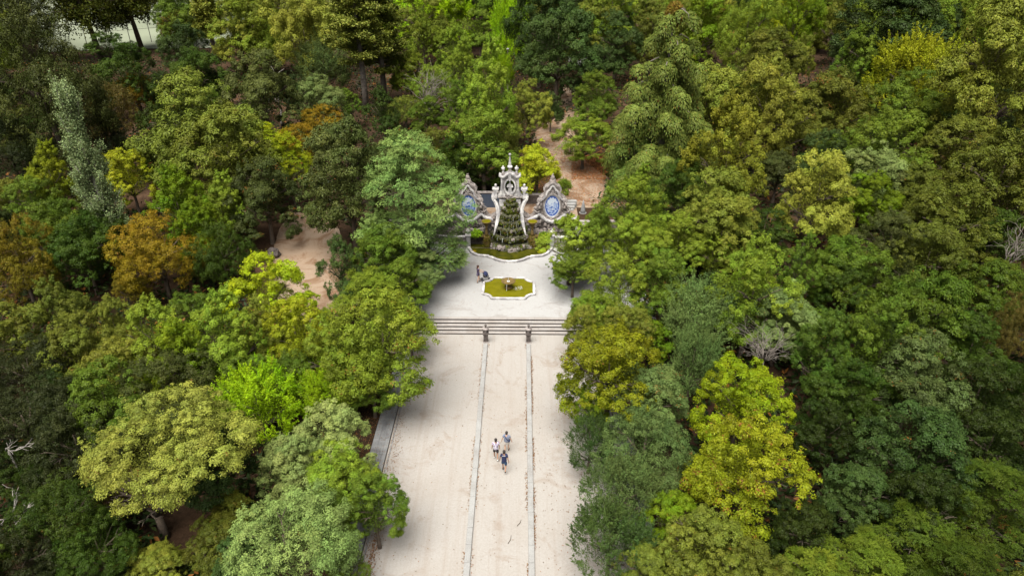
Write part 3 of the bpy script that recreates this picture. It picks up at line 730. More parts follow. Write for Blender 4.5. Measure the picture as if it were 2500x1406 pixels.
# ---- generic small leaves used for moss, ferns and litter
def quads_mesh(name, P, N, L, W, mat, var=None, D=None, smooth=False):
    """P centres, N normals, L/W half sizes: pointed leaves, two triangles each"""
    n = len(P); N = N / (np.linalg.norm(N, axis=1, keepdims=True) + 1e-9)
    if D is None: D = rng.normal(size=(n, 3))
    T = D - N * np.sum(D * N, axis=1, keepdims=True); T /= (np.linalg.norm(T, axis=1, keepdims=True) + 1e-9)
    B = np.cross(N, T); L = np.broadcast_to(np.asarray(L, float), (n,))[:, None]; W = np.broadcast_to(np.asarray(W, float), (n,))[:, None]
    vs = np.empty((n, 4, 3)); vs[:, 0] = P - T * L; vs[:, 1] = P + B * W - T * L * .1; vs[:, 2] = P + T * L; vs[:, 3] = P - B * W - T * L * .1
    vs[:, 0] -= N * L * .12; vs[:, 2] -= N * L * .22
    me = bpy.data.meshes.new(name); me.vertices.add(n * 4); me.vertices.foreach_set('co', vs.astype(np.float32).ravel())
    me.loops.add(n * 4); me.loops.foreach_set('vertex_index', np.arange(n * 4, dtype=np.int32))
    me.polygons.add(n); me.polygons.foreach_set('loop_start', np.arange(0, n * 4, 4, dtype=np.int32)); me.polygons.foreach_set('loop_total', np.full(n, 4, dtype=np.int32))
    me.update(calc_edges=True)
    if var is None: var = rng.random((n, 3))
    a = me.attributes.new('leafvar', 'FLOAT_COLOR', 'FACE'); c = np.ones((n, 4), np.float32); c[:, :3] = var; a.data.foreach_set('color', c.ravel())
    me.materials.append(mat); return me
def tufts(name, centres, dirs, rad, per, leaf, parent, colour, alpha=1.0, mat=None, kind='stuff', flat_=0.5):
    C = np.repeat(np.array(centres, float), per, 0); Dn = np.repeat(np.array(dirs, float), per, 0)
    P = C + rng.normal(size=C.shape) * rad * .5
    N = Dn * flat_ + rng.normal(size=C.shape) * .5 + np.array([0, 0, .4])
    v = rng.random((len(P), 3)); v[:, 0] = np.clip(np.repeat(rng.random(len(centres)), per) * .5 + v[:, 0] * .5, 0, 1)
    me = quads_mesh(name, P, N, leaf * (.7 + .6 * rng.random(len(P))), leaf * .42, mat or M['leaf'], v)
    o = bpy.data.objects.new(name, me); link(o, parent); o.color = (*gain(colour), alpha)
    if kind: o['kind'] = kind
    return o
cs, dr = [], []
for i, (z, a, b) in enumerate(TIERS):
    for k in range(26 + i * 14):
        an = math.pi + math.pi * random.random(); q = random.uniform(.93, 1.08)
        cs.append((a * q * math.cos(an), b * q * math.sin(an), z - random.uniform(-.05, .38))); dr.append((math.cos(an), math.sin(an), .1))
tufts('moss', cs, dr, .13, 26, .045, cas, (.045, .055, .014), .93)
cs2 = [(c[0] * 1.03, c[1] * 1.05, c[2] + .05) for c in random.sample(cs, 90)]
tufts('ferns', cs2, [(0, -.5, .8)] * 90, .16, 24, .07, cas, (.085, .105, .03), .95)
wt = MB()
for k in range(46):
    i = random.randint(3, 7); z, a, b = TIERS[i]; an = math.pi * random.uniform(1.15, 1.85)
    x, y = a * 1.06 * math.cos(an), b * 1.06 * math.sin(an); wt.tube([(x, y, z), (x * 1.03, y * 1.03, z - .15), (x * 1.05, y * 1.05, z - random.uniform(.25, .55))], [.012, .010, .008], 4)
wt.build('water_threads', M['foam'], cas)

# ---- tall side bowls on scroll brackets
def side_bowl(x, label):
    t = thing('side_bowl', label, 'fountain', (AX + x, 58.8, 0), 0, 'mossy bowls beside the cascade')
    MB().lathe([(.10, 2.55), (.11, 2.75), (.16, 3.0), (.34, 3.22), (.47, 3.36), (.48, 3.42), (.43, 3.42), (.36, 3.36), (0, 3.35)], n=28).build('bowl', M['mossy_bowl'], t, smooth=True)
    w = flat([(.41 * math.cos(k * .2618), .41 * math.sin(k * .2618)) for k in range(24)], 3.395, 'water', M['water'], t)
    MB().lathe([(.15, 1.9), (.17, 2.2), (.11, 2.4), (.1, 2.56)], n=18).build('stem', M['mossy_bowl'], t, smooth=True)
    sx = -1 if x < 0 else 1
    pts = []
    for k in range(20):
        a = -1.2 + k / 19 * 4.2; r = .52 * (1 - k / 40); pts.append((-sx * r * math.cos(a) * .6, 0, 1.45 + r * math.sin(a)))
    MB().tube(pts, .12, 8).build('scroll_bracket', M['mossy_bowl'], t, smooth=True)
    mb = MB(); mb.box(-.26, .26, -.25, .25, .45, 1.9); mb.build('pier', M['mossy_bowl'], t, bevel=.05)
    cs = [(random.uniform(-.3, .3), random.uniform(-.35, -.1), random.uniform(.8, 2.0)) for _ in range(40)]
    tufts('moss', cs, [(0, -1, .2)] * 40, .12, 20, .04, t, (.07, .07, .015), .9)
side_bowl(-2.22, 'yellow mossy bowl on a stem left of the cascade')
side_bowl(2.10, 'yellow mossy bowl on a stem right of the cascade')

# ---- basin in front of the cascade
bas = thing('basin', 'wide basin with a curved pale rim below the rock cascade', 'basin', (0, 0, 0))
half = [(0, 55.74), (.45, 55.80), (.85, 55.94), (1.2, 56.15), (1.5, 56.42), (1.7, 56.62), (1.95, 56.70), (2.0, 56.86), (2.5, 56.92), (3.0, 57.05), (3.3, 57.30), (3.55, 57.62), (3.75, 58.1), (3.95, 58.7)]
front = [(AX - x, y) for x, y in half[::-1]] + [(AX + x, y) for x, y in half[1:]]
rim_run(bas, 'rim_stone', front, .19, PLZ - .02, PLZ + .22, M['white_stone'], .95, closed=False)
w = flat(front + [(AX + 4.2, 60.1), (AX - 4.2, 60.1)], PLZ + .12, 'basin_water', M['water_dark']); w['kind'] = 'structure'
# back of the basin: dark grotto with a ledge and plants
for sx, lb in ((-1, 'dark mossy grotto ledge at the left back of the basin'), (1, 'dark mossy grotto ledge at the right back of the basin')):
    t = thing('grotto_ledge', lb, 'ledge', (AX + sx * 3.3, 59.55, 0))
    MB().box(-.95, .95, -.55, .35, 1.62, 1.78).build('slab', M['mossy_bowl'], t, bevel=.02)
    MB().box(-.95, .95, -.05, .3, .5, 1.6).build('back', M['dark_stone'], t)
    MB().box(-.98 if sx < 0 else .8, -.8 if sx < 0 else .98, -.5, .2, .5, 1.62).build('pier', M['grey_stone'], t, bevel=.015)
    lumps(MB(), 26, -.9, .9, -.2, .1, 1.75, 2.3, .1, .24, 70 + sx).build('rocks', M['tufa'], t)
def bush(label, x, y, z, r, colour, n=60, leaf=.08, alpha=1.0, h=1.0, name='shrub', cat='shrub'):
    t = thing(name, label, cat, (x, y, z))
    cs, ds = [], []
    for k in range(n):
        d = Vector((random.gauss(0, 1), random.gauss(0, 1), abs(random.gauss(0, 1)))).normalized(); q = random.uniform(.6, 1)
        cs.append((d.x * r * q, d.y * r * q, (d.z * q * .9 + .1) * r * h)); ds.append(tuple(d))
    o = tufts('leaves', cs, ds, r * .35, 26, leaf, t, colour, alpha, kind=None)
    mb = MB()
    for k in range(6): mb.tube([(0, 0, -.05), (random.uniform(-.3, .3) * r, random.uniform(-.3, .3) * r, r * .4 * h), (random.uniform(-.7, .7) * r, random.uniform(-.7, .7) * r, r * .8 * h)], [.03, .02, .008], 5)
    mb.build('stem', M['bark'], t)
    return t
bush('fresh green plant on the left grotto ledge', AX - 3.25, 59.2, 1.75, .55, (.13, .24, .02), 60, .07)
bush('small green plant on the right grotto ledge', AX + 3.2, 59.1, 1.75, .42, (.12, .19, .02), 40, .07)
bush('yellow water plant at the right end of the basin', AX + 3.0, 57.7, .72, .38, (.24, .24, .015), 34, .06, h=.4)
bush('yellow water plant in the left corner of the basin', AX - 3.4, 57.75, .72, .18, (.30, .22, .01), 14, .05, h=.5)
# drain opening stain, railing wire across the basin
MB().tube([(AX - 4.6, 57.9, 1.12), (AX, 57.75, 1.08), (AX + 4.4, 57.9, 1.12)], .008, 5).build('basin_wire', M['grey_stone'])
tag(bpy.data.objects['basin_wire'], 'thin grey wire strung across the basin in front of the cascade', 'wire')
# ---- pillar with finial and balustrade to the left, same to the right behind leaves
def pillar(x, y, label):
    t = thing('gate_pillar', label, 'pillar', (x, y, PLZ), 0, 'pillars at the ends of the basin')
    MB().box(-.2, .2, -.2, .2, -.02, 1.25).build('shaft', M['kerb_stone'], t, bevel=.012)
    MB().box(-.27, .27, -.27, .27, 1.25, 1.33).box(-.23, .23, -.23, .23, 1.33, 1.42).build('cap', M['white_stone'], t, bevel=.012)
    MB().lathe([(.15, 1.42), (.1, 1.5), (.12, 1.56), (.24, 1.64), (.2, 1.72), (.07, 1.82), (.09, 1.92), (.03, 1.98)], n=16).build('finial', M['white_stone'], t, smooth=True)
pillar(AX - 3.98, 59.05, 'stone pillar with a pale finial at the left end of the basin')
pillar(AX + 3.98, 59.05, 'stone pillar with a pale finial at the right end of the basin')
for sx, lb in ((-1, 'low stone balustrade running left from the basin pillar'), (1, 'low stone balustrade running right from the basin pillar')):
    t = thing('balustrade', lb, 'balustrade', (AX + sx * 5.55, 59.1, PLZ))
    MB().box(-1.3, 1.3, -.14, .14, 1.0, 1.14).build('top_rail', M['white_stone'], t, bevel=.012)
    MB().box(-1.3, 1.3, -.12, .12, 0, .22).build('plinth', M['grey_stone'], t, bevel=.012)
    me = MB().lathe([(.07, .22), (.09, .27), (.05, .33), (.1, .5), (.105, .6), (.05, .82), (.08, .95), (.08, 1.0)], n=12).mesh('baluster', M['grey_stone'], True)
    for k in range(9):
        o = bpy.data.objects.new('baluster', me); o.location = (-1.16 + k * .29, 0, 0); link(o, t)
    bush('dusty plant against the %s balustrade' % ('left' if sx < 0 else 'right'), AX + sx * 5.5, 58.75, PLZ, .35, (.10, .11, .04), 40, .06)

# ---- retaining wall of the terrace, terrace back walls
MB().box(-12.6, AX - 6.25, 60.15, 60.65, .3, TER + .22).build('terrace_wall', M['tufa'], None, bevel=.02)
tag(bpy.data.objects['terrace_wall'], 'rough retaining wall left of the left medallion under the trees', 'wall')
o = MB().box(AX + 8.6, 10.8, 60.15, 60.65, .3, TER + .22).build('terrace_wall', M['tufa'], None, bevel=.02)
tag(o, 'rough retaining wall right of the side stairs under the trees', 'wall')
flat([(AX - 6.3, 60.55), (AX + 6.6, 60.55), (AX + 6.6, 65), (AX - 6.3, 65)], TER + .03, 'terrace', M['earth_path'])['kind'] = 'structure'
def bluetile():
    m, t, p = new_mat('blue_wall_tiles')
    b = t.nodes.new('ShaderNodeTexBrick'); b.offset = 0; b.inputs['Scale'].default_value = 1; b.inputs['Brick Width'].default_value = .15; b.inputs['Row Height'].default_value = .15; b.inputs['Mortar Size'].default_value = .012
    b.inputs['Color1'].default_value = (.030, .050, .085, 1); b.inputs['Color2'].default_value = (.040, .060, .11, 1); b.inputs['Mortar'].default_value = (.10, .12, .15, 1)
    mp = t.nodes.new('ShaderNodeMapping'); mp.inputs['Rotation'].default_value = (math.radians(90), 0, 0); t.links.new(texco(t), mp.inputs[0]); t.links.new(mp.outputs[0], b.inputs['Vector'])
    t.links.new(b.outputs[0], p.inputs['Base Color']); p.inputs['Roughness'].default_value = .4
    return m
M['bluetile'] = bluetile()
t = thing('tiled_wall', 'dark blue tiled wall at the back of the terrace left of the aedicule', 'wall', (-3.3, 64.0, TER))
MB().box(-1.9, 1.9, 0, .35, 0, 1.55).build('wall_core', M['dark_stone'], t)
MB().box(-1.88, 1.88, -.03, 0, .05, 1.45).build('tile_face', M['bluetile'], t)
MB().box(-1.95, 1.95, -.06, .41, 1.55, 1.63).build('coping', M['grey_stone'], t, bevel=.01)
t = thing('bench_wall', 'low dark stone wall at the back of the terrace right of the aedicule', 'wall', (1.55, 65.0, TER))
MB().box(-1.7, 1.7, 0, .4, 0, .95).build('wall_core', M['dark_stone'], t, bevel=.02)
MB().box(-1.75, 1.75, -.05, .45, .95, 1.04).build('coping', M['grey_stone'], t, bevel=.012)
# obelisk, block and stairs behind the right medallion
x, y = gz(1423, 520, TER)
t = thing('small_obelisk', 'small pale grey obelisk on the terrace right of the right medallion', 'obelisk', (x, y, TER))
MB().lathe([(.30, 0), (.24, .3), (.13, .95), (.03, 1.35)], n=14).build('shaft', M['gutter_stone'], t, smooth=True); MB().lathe([(.36, 0), (.36, .06)], n=14).build('base', M['kerb_stone'], t)
t = thing('upper_steps', 'short flight of pale steps on the terrace beside the right medallion', 'steps', (AX + 5.95, 63.2, TER))
for i in range(4): MB().box(-1.0, .55 + .12 * i - .25, i * .34, i * .34 + .5, 0, .16 * (i + 1)).build('step_stone', [M['kerb_stone'], M['tread']], t, bevel=.008)
t = thing('side_stairs', 'pale stone side stairs rising to the terrace right of the right medallion', 'stairs', (AX + 7.45, 57.6, PLZ))
n = 12
for i in range(n):
    MB().box(-1.0, 1.0, i * .26, i * .26 + .29 if i < n - 1 else i * .26 + .5, -.02, (TER - PLZ + .05) * (i + 1) / n).build('step_stone', M['tread'], t, bevel=.012)
MB().prism([(0, 0), (3.2, 0), (3.2, 2.5), (.0, .5)], 1.02, 1.25).build('parapet', M['white_stone'], t).rotation_euler = (0, 0, math.radians(90))

# ================================================================== people
M['skin'] = plain('skin', (0.36, 0.20, 0.135, 1), .5, .05)
M['skin_light'] = plain('light_skin', (0.55, 0.35, 0.25, 1), .5, .05)
M['hair'] = plain('dark_hair', (0.018, 0.012, 0.01, 1), .6, .2)
M['redhair'] = plain('auburn_hair', (0.055, 0.018, 0.014, 1), .5, .2)
M['black'] = plain('black_cloth', (0.018, 0.016, 0.02, 1), .8, .1)
M['navy'] = plain('navy_cloth', (0.018, 0.027, 0.085, 1), .8, .12)
M['blueshort'] = plain('blue_shorts', (0.015, 0.05, 0.12, 1), .8, .12)
M['greyblue'] = plain('grey_blue_cloth', (0.20, 0.23, 0.32, 1), .85, .1)
M['cream'] = plain('cream_cloth', (0.55, 0.50, 0.46, 1), .85, .08)
M['shoe'] = plain('dark_shoe', (0.03, 0.018, 0.016, 1), .6, .1)
M['whiteshoe'] = plain('white_shoe', (0.65, 0.64, 0.62, 1), .6, .1)
M['white_print'] = plain('white_print', (0.7, 0.7, 0.72, 1), .8, .05)
def splotch(name, base, c1, c2, sc):
    m, t, p = new_mat(name); n = noise_tex(t, sc, 3, .6, texco(t), .8)
    t.links.new(ramp(t, n, [(.40, c1), (.47, base), (.55, base), (.60, c2)]), p.inputs['Base Color']); p.inputs['Roughness'].default_value = .85; return m
M['printed'] = splotch('printed_white_cloth', (0.66, 0.66, 0.74, 1), (0.10, 0.03, 0.16, 1), (0.28, 0.12, 0.38, 1), 9)
M['dress'] = splotch('patterned_dress_cloth', (0.030, 0.018, 0.05, 1), (0.02, 0.012, 0.035, 1), (0.34, 0.28, 0.46, 1), 12)
def person(label, x, y, z, rz, h=1.75, skin='skin', hair='hair', shirt=None, bottom=None, shoes='shoe', stride=.22, kick=0.0, arm=(.12, -.12), spread=.06, dress=False, longhair=False, reach=False, strap=False, slim=1.0, print_=False, pattern=None):
    t = thing('person', label, 'person', (x, y, z), rz); k = h / 1.75
    P = lambda *a: tuple(c * k for c in a)
    V, E, R = [], [], []
    def v(p, r, par=None):
        V.append(P(*p)); R.append(tuple(c * k for c in r) if isinstance(r, tuple) else r * k)
        if par is not None: E.append((par, len(V) - 1))
        return len(V) - 1
    pel = v((0, 0, .96), (.135 * slim, .10)); bel = v((0, .0, 1.12), (.125 * slim, .09), pel); che = v((0, .0, 1.32), (.15 * slim, .10), bel)
    nb = v((0, -.01, 1.46), .058, che); nk = v((0, .01, 1.53), .05, nb); hd = v((0, .02, 1.62), (.072, .088), nk); tp = v((0, .01, 1.71), (.055, .065), hd)
    v((0, .115, 1.605), .012, hd)                               # nose
    for s in (-1, 1): v((s * .083, .005, 1.61), .014, hd)       # ears
    feet = {}
    for s, st in ((-1, stride), (1, -stride)):
        hip = v((s * .09 * slim, 0, .90), .082, pel)
        if st > 0:  knee = v((s * .10, st * .75, .50), .058, hip); an = v((s * .10, st, .10), .036, knee); toe = v((s * .115, st + .17, .035), .034, an)
        else:
            kz = .50; az = .10 + kick; knee = v((s * .10, st * .25 + .03, kz), .058, hip); an = v((s * .10, st * 1.0 - kick * .3, az), .036, knee)
            toe = v((s * .11, an and (st + .13 - kick * .45), max(.035, az - .12)), .034, an)
        feet[s] = (V[an], V[toe])
    hands = {}
    for s, sw in ((-1, arm[0]), (1, arm[1])):
        sh = v((s * .165 * slim, 0, 1.41), .06, che)
        if reach:
            el = v((s * .22, .12, 1.17), .040, sh); wr = v((s * .17, .36, 1.10), .026, el); pm = v((s * .16, .43, 1.09), (.034, .018), wr); fd = Vector((0, .06, -.03)); 
        else:
            el = v((s * (.205 + spread * .5), sw * .4 - .02, 1.14), .042, sh); wr = v((s * (.215 + spread), sw + .03, .90), .027, el); pm = v((s * (.22 + spread), sw + .05, .82), (.022, .036), wr); fd = Vector((s * .0, .012, -.06))
        for q in range(4):
            o = (q - 1.5) * .018; b = Vector((V[pm][0] / k, V[pm][1] / k + (0 if reach else o), V[pm][2] / k)) + (Vector((o, 0, 0)) if reach else Vector((0, 0, 0)))
            L = (1.0, 1.12, 1.05, .8)[q]
            f1 = v(tuple(b + fd * .75 * L), .0085, pm); v(tuple(b + fd * 1.3 * L + Vector((-s * .012, .012, 0))), .0075, f1)
        f1 = v(tuple(Vector(V[pm]) / k + Vector((-s * .015, .04, -.01))), .010, wr); v(tuple(Vector(V[pm]) / k + Vector((-s * .018, .055, -.045))), .0085, f1)
        hands[s] = (V[sh], V[el], V[wr])
    place_mesh(skin_mesh('body', V, E, R, 1, pel), 'body', M[skin], t)
    # face: eyes, brows, mouth
    fc = MB()
    for s in (-1, 1): fc.blob(P(s * .03, .094, 1.635), .010 * k, 1, 1, 0)
    fc.blob(P(0, .098, 1.565), (.024 * k, .008 * k, .006 * k), 1, 1, 0)
    fc.build('face_features', M['black'], t)
    hb = MB().blob(P(0, -.005, 1.665), (.094 * k, .108 * k, .088 * k), 3, 3, .06, 3)
    hb.blob(P(0, -.05, 1.61), (.080 * k, .060 * k, .085 * k), 5, 2, .08, 3)
    if longhair:
        hb.blob(P(0, -.06, 1.52), (.10 * k, .06 * k, .13 * k), 5, 3, .1, 3); hb.blob(P(-.01, -.08, 1.38), (.11 * k, .055 * k, .16 * k), 7, 3, .15, 3)
    hb.build('hair', M[hair], t, smooth=True)
    # clothes
    g = .022
    if dress:
        d = [(.0, 0, 1.43), (0, 0, 1.30), (0, 0, 1.12), (0, 0, .92), (0, -.02, .62)]
        vv, ee, rr = [P(*q) for q in d], [(0, 1), (1, 2), (2, 3), (3, 4)], [(.12 * k, .10 * k), (.17 * k, .125 * k), (.14 * k, .11 * k), (.19 * k, .16 * k), (.23 * k, .20 * k)]
        for s in (-1, 1): 
            a, b, c = hands[s]; vv += [a, tuple(Vector(a).lerp(Vector(b), .6))]; ee += [(1, len(vv) - 2), (len(vv) - 2, len(vv) - 1)]; rr += [.075 * k, .065 * k]
        place_mesh(skin_mesh('dress', vv, ee, rr, 1, 1), 'dress', M['dress'], t)
    else:
        vv, ee, rr = [P(0, -.0, 1.435), P(0, 0, 1.32), P(0, 0, 1.12), P(0, 0, .96), P(0, 0, .84)], [(0, 1), (1, 2), (2, 3), (3, 4)], [(.10 * k, .08 * k), (.185 * k * slim, .135 * k), (.175 * k * slim, .132 * k), (.178 * k * slim, .14 * k), (.175 * k * slim, .135 * k)]
        for s in (-1, 1):
            a, b, c = hands[s]; vv += [a, tuple(Vector(a).lerp(Vector(b), .72))]; ee += [(1, len(vv) - 2), (len(vv) - 2, len(vv) - 1)]; rr += [.078 * k, .060 * k]
        place_mesh(skin_mesh('shirt', vv, ee, rr, 1, 1), 'shirt', M[shirt], t)
        kn = [v_ for v_ in ()]
        vv, ee, rr = [P(0, 0, 1.0), P(0, 0, .90)], [(0, 1)], [(.135 * k, .10 * k), (.14 * k, .108 * k)]
        for s, st in ((-1, stride), (1, -stride)):
            ky = st * .75 if st > 0 else st * .25 + .03
            vv += [P(s * .095, ky * .25, .80), P(s * .105, ky * .8, .57)]; ee += [(1, len(vv) - 2), (len(vv) - 2, len(vv) - 1)]; rr += [.102 * k, .088 * k]
        place_mesh(skin_mesh('shorts', vv, ee, rr, 1, 1), 'shorts', M[bottom], t)
    for s in (-1, 1):
        an, toe = (Vector(q) for q in feet[s]); heel = an + Vector((0, -.05 * k, -.05 * k if an.z < .15 * k else -.02 * k))
        place_mesh(skin_mesh('shoe', [heel, an.lerp(toe, .45) + Vector((0, 0, -.02 * k)), toe + Vector((0, .02 * k, 0))], [(0, 1), (1, 2)], [.045 * k, .052 * k, .042 * k], 1), 'shoe', M[shoes], t)
    if strap:
        MB().tube([P(-.13, -.05, 1.45), P(-.06, -.145, 1.36), P(.06, -.15, 1.18), P(.17, -.10, 1.04), P(.20, .02, 1.02), P(.08, .14, 1.2), P(-.10, .10, 1.42), P(-.13, .0, 1.475)], .022 * k, 6).build('bag_strap', M['navy'], t)
        MB().box(.15 * k, .24 * k, -.12 * k, .08 * k, .95 * k, 1.08 * k).build('bag', M['navy'], t, bevel=.015)
    if print_:
        mb = MB()
        for q in range(9): mb.box(-.10 + q * .0225, -.085 + q * .0225, -.139, -.128, 1.325, 1.36 + random.uniform(-.006, .004))
        mb.build('back_print', M['white_print'], t)
    return t
p1 = gz(1211, 1122); p2 = gz(1237, 1103); p3 = gz(1231, 1152); p4 = gz(1168, 689, PLZ)
person('person in a white shirt with purple print and black shorts, walking up the middle path', p1[0], p1[1], 0.03, .05, 1.64, shirt='printed', bottom='black', shoes='whiteshoe', stride=.16, kick=.06, arm=(.06, -.02), spread=.03)
person('person in a grey-blue shirt with a shoulder bag and cream shorts, farthest right walker', p2[0], p2[1], 0.03, -.15, 1.60, shirt='greyblue', bottom='cream', shoes='shoe', stride=-.16, arm=(-.02, .05), spread=.12, strap=True, slim=1.12, skin='skin_light')
person('person in a dark blue shirt and blue shorts, nearest of the three walkers', p3[0], p3[1], 0.03, -.1, 1.66, shirt='navy', bottom='blueshort', shoes='shoe', stride=.2, kick=.16, arm=(.04, -.08), spread=.07, print_=True)
person('person with long auburn hair in a dark patterned dress pushing a pushchair', p4[0], p4[1], PLZ, -1.25, 1.66, skin='skin_light', hair='redhair', dress=True, longhair=True, reach=True, shoes='shoe', stride=.14)
# pushchair
t = thing('pushchair', 'black pushchair held by the person with auburn hair beside the pool', 'pushchair', (p4[0] + .62, p4[1] + .18, PLZ), -1.25)
fr = MB()
for s in (-1, 1):
    fr.tube([(s * .24, -.36, 1.02), (s * .24, -.22, .80), (s * .24, .05, .45), (s * .24, .38, .13)], .014, 6); fr.tube([(s * .24, -.28, .12), (s * .24, -.02, .42), (s * .24, .22, .70)], .014, 6)
fr.tube([(-.24, -.36, 1.02), (.24, -.36, 1.02)], .018, 6); fr.tube([(-.24, .38, .13), (.24, .38, .13)], .012, 5); fr.tube([(-.24, -.28, .12), (.24, -.28, .12)], .012, 5)
fr.build('frame', M['gutter_stone'], t)
for sx, sy, r in ((-1, -.28, .13), (1, -.28, .13), (-1, .38, .10), (1, .38, .10)):
    w = MB().tube([(sx * .24 - .025, sy, r), (sx * .24 + .025, sy, r)], r, 16).build('wheel', M['black'], t)
    MB().tube([(sx * .24 - .03, sy, r), (sx * .24 + .03, sy, r)], r * .5, 12).build('hub', M['gutter_stone'], w)
st_ = MB(); st_.blob((0, .04, .50), (.22, .26, .12), 1, 3, .05); st_.blob((0, -.12, .66), (.22, .10, .22), 2, 3, .05); st_.build('seat', M['black'], t, smooth=True)
hood = MB(); vs, fs = [], []
for i in range(8):
    a = -.5 + i * .32
    for k in range(11):
        b = math.pi * k / 10; vs.append((.25 * math.cos(b), -.10 + .34 * math.sin(b) * math.sin(a), .66 + .34 * math.sin(b) * math.cos(a)))
for i in range(7):
    for k in range(10): fs.append((i * 11 + k, i * 11 + k + 1, (i + 1) * 11 + k + 1, (i + 1) * 11 + k))
hood.add(vs, fs).build('hood', M['navy'], t, smooth=True)
MB().blob((0, .12, .58), (.16, .12, .07), 4, 2, .3).build('blanket', M['white_print'], t, smooth=True)

# ================================================================== trees
def fib(n, zmin=-1.0):
    i = np.arange(n) + .5; z = 1 - (1 - zmin) * i / n; r = np.sqrt(np.maximum(0, 1 - z * z)); a = i * 2.399963
    return np.stack([r * np.cos(a), r * np.sin(a), z], 1)
def unit(a): return a / (np.linalg.norm(a, axis=1, keepdims=True) + 1e-9)
SPEC = {  # nominal radius, aspect z/x, leaf half length, quads
    'round': dict(R=4.5, asp=1.25, leaf=.095, nq=44000, lobes=24, lr=.34),
    'fine':  dict(R=4.8, asp=1.0, leaf=.075, nq=50000, lobes=28, lr=.31),
    'bough': dict(R=5.0, asp=1.2, leaf=.110, nq=44000, lobes=27, lr=.32),
    'peaky': dict(R=4.2, asp=1.8, leaf=.092, nq=44000, lobes=24, lr=.30),
    'shoot': dict(R=4.0, asp=1.0, leaf=.090, nq=38000, lobes=20, lr=.32),
    'feather': dict(R=4.8, asp=1.3, leaf=.085, nq=64000, lobes=36, lr=.29),
    'locust': dict(R=4.6, asp=.80, leaf=.062, nq=66000, lobes=22, lr=.31),
    'big':   dict(R=6.5, asp=1.3, leaf=.145, nq=50000, lobes=42, lr=.26),
}
def make_crown(kind, seed):
    """boughs on the crown, clumps on each bough, leaves over the outside of each clump: lit tops come from the shape, dark gaps also from darker-coloured inner leaves"""
    sp = SPEC[kind]; R = sp['R']; g = np.random.default_rng(seed + 99); K = sp['lobes']
    scale = np.array([R, R, R * sp['asp']])
    d = unit(fib(K, -.75 if kind != 'locust' else -.05) + g.normal(size=(K, 3)) * .20)
    rad = g.uniform(.54, .88, K)
    lr = sp['lr'] * .93 * g.uniform(.72, 1.28, K) * (1.15 - .40 * (rad - .54) / .34)
    tp = {'peaky': .74, 'feather': .62, 'round': .36, 'bough': .38, 'big': .32}.get(kind, 0)
    if tp:
        w = np.where(d[:, 2] > 0, 1 - tp * d[:, 2] ** 1.2, 1.0); d = d * np.stack([w, w, np.ones(K)], 1); rad = rad * (1 + .12 * g.random(K)); lr *= .92
    lc = d * rad[:, None] * scale
    ez = {'round': 1.0, 'fine': .85, 'bough': .72, 'peaky': 1.35, 'shoot': 1.0, 'feather': .9, 'big': .75, 'locust': .8}[kind]
    nc = {'round': 20, 'fine': 30, 'bough': 20, 'peaky': 22, 'shoot': 40, 'feather': 20, 'big': 17, 'locust': 34}[kind]
    C, Dn, Rc, Id = [], [], [], []
    for i in range(K):
        n = max(6, int(nc * (lr[i] / sp['lr']) ** 2)); u = unit(g.normal(size=(n * 4, 3)))
        out = d[i] / np.linalg.norm(d[i]) * .7 + np.array([0, 0, .55]); out /= np.linalg.norm(out)
        u = u[(u @ out) > -.15 + .3 * g.random(len(u))][:n]
        c = lc[i] + u * lr[i] * R * np.array([1, 1, ez]) * g.uniform(.74, 1.22, (len(u), 1))
        if kind == 'bough' or kind == 'big': c[:, 2] -= .22 * lr[i] * R * np.sum(u[:, :2] ** 2, 1)
        if kind == 'peaky': c[:, 2] += .25 * lr[i] * R * np.clip(u[:, 2], 0, 1) ** 2
        C.append(c); Dn.append(u); Id.append(np.full(len(u), i))
        Rc.append(lr[i] * R * {'round': .33, 'fine': .27, 'bough': .35, 'peaky': .31, 'shoot': .3, 'feather': .40, 'big': .38, 'locust': .24}[kind] * g.uniform(.6, 1.35, len(u)))
    if kind in ('round', 'peaky', 'fine', 'bough', 'locust', 'big'):      # leaders: small clumps stacked into points that break the outline
        C0, D0, I0 = map(np.concatenate, (C, Dn, Id))
        ns = {'round': 22, 'peaky': 34, 'fine': 14, 'bough': 12, 'locust': 16, 'big': 20}[kind]
        pool_ = np.where((D0[:, 2] > -.1) & (np.linalg.norm(C0 / scale, axis=1) > .72))[0]
        for q in g.choice(pool_, ns):
            dr_ = D0[q] * .5 + np.array([0, 0, .8 if kind != 'bough' else .45]) + g.normal(size=3) * .25; dr_ /= np.linalg.norm(dr_); r0 = R * .060 * g.uniform(.7, 1.2)
            st_ = np.array([.0, 1.0, 1.9, 2.6][:int(g.integers(3, 5))])
            C.append(C0[q] + dr_ * (st_ * r0 * 1.5)[:, None]); Dn.append(np.repeat(dr_[None], len(st_), 0)); Id.append(np.full(len(st_), I0[q])); Rc.append(r0 * (1.1 - .24 * np.arange(len(st_))))
    C, Dn, Id, Rc = map(np.concatenate, (C, Dn, Id, Rc)); n = len(C)
    cnt = np.maximum(6, (sp['nq'] * Rc ** 2 / np.sum(Rc ** 2)).astype(int)); ix = np.repeat(np.arange(n), cnt); m = len(ix)
    dn = Dn[ix]; rc = Rc[ix][:, None]; w = unit(g.normal(size=(m, 3)) + dn * .55 + np.array([0, 0, .55]))
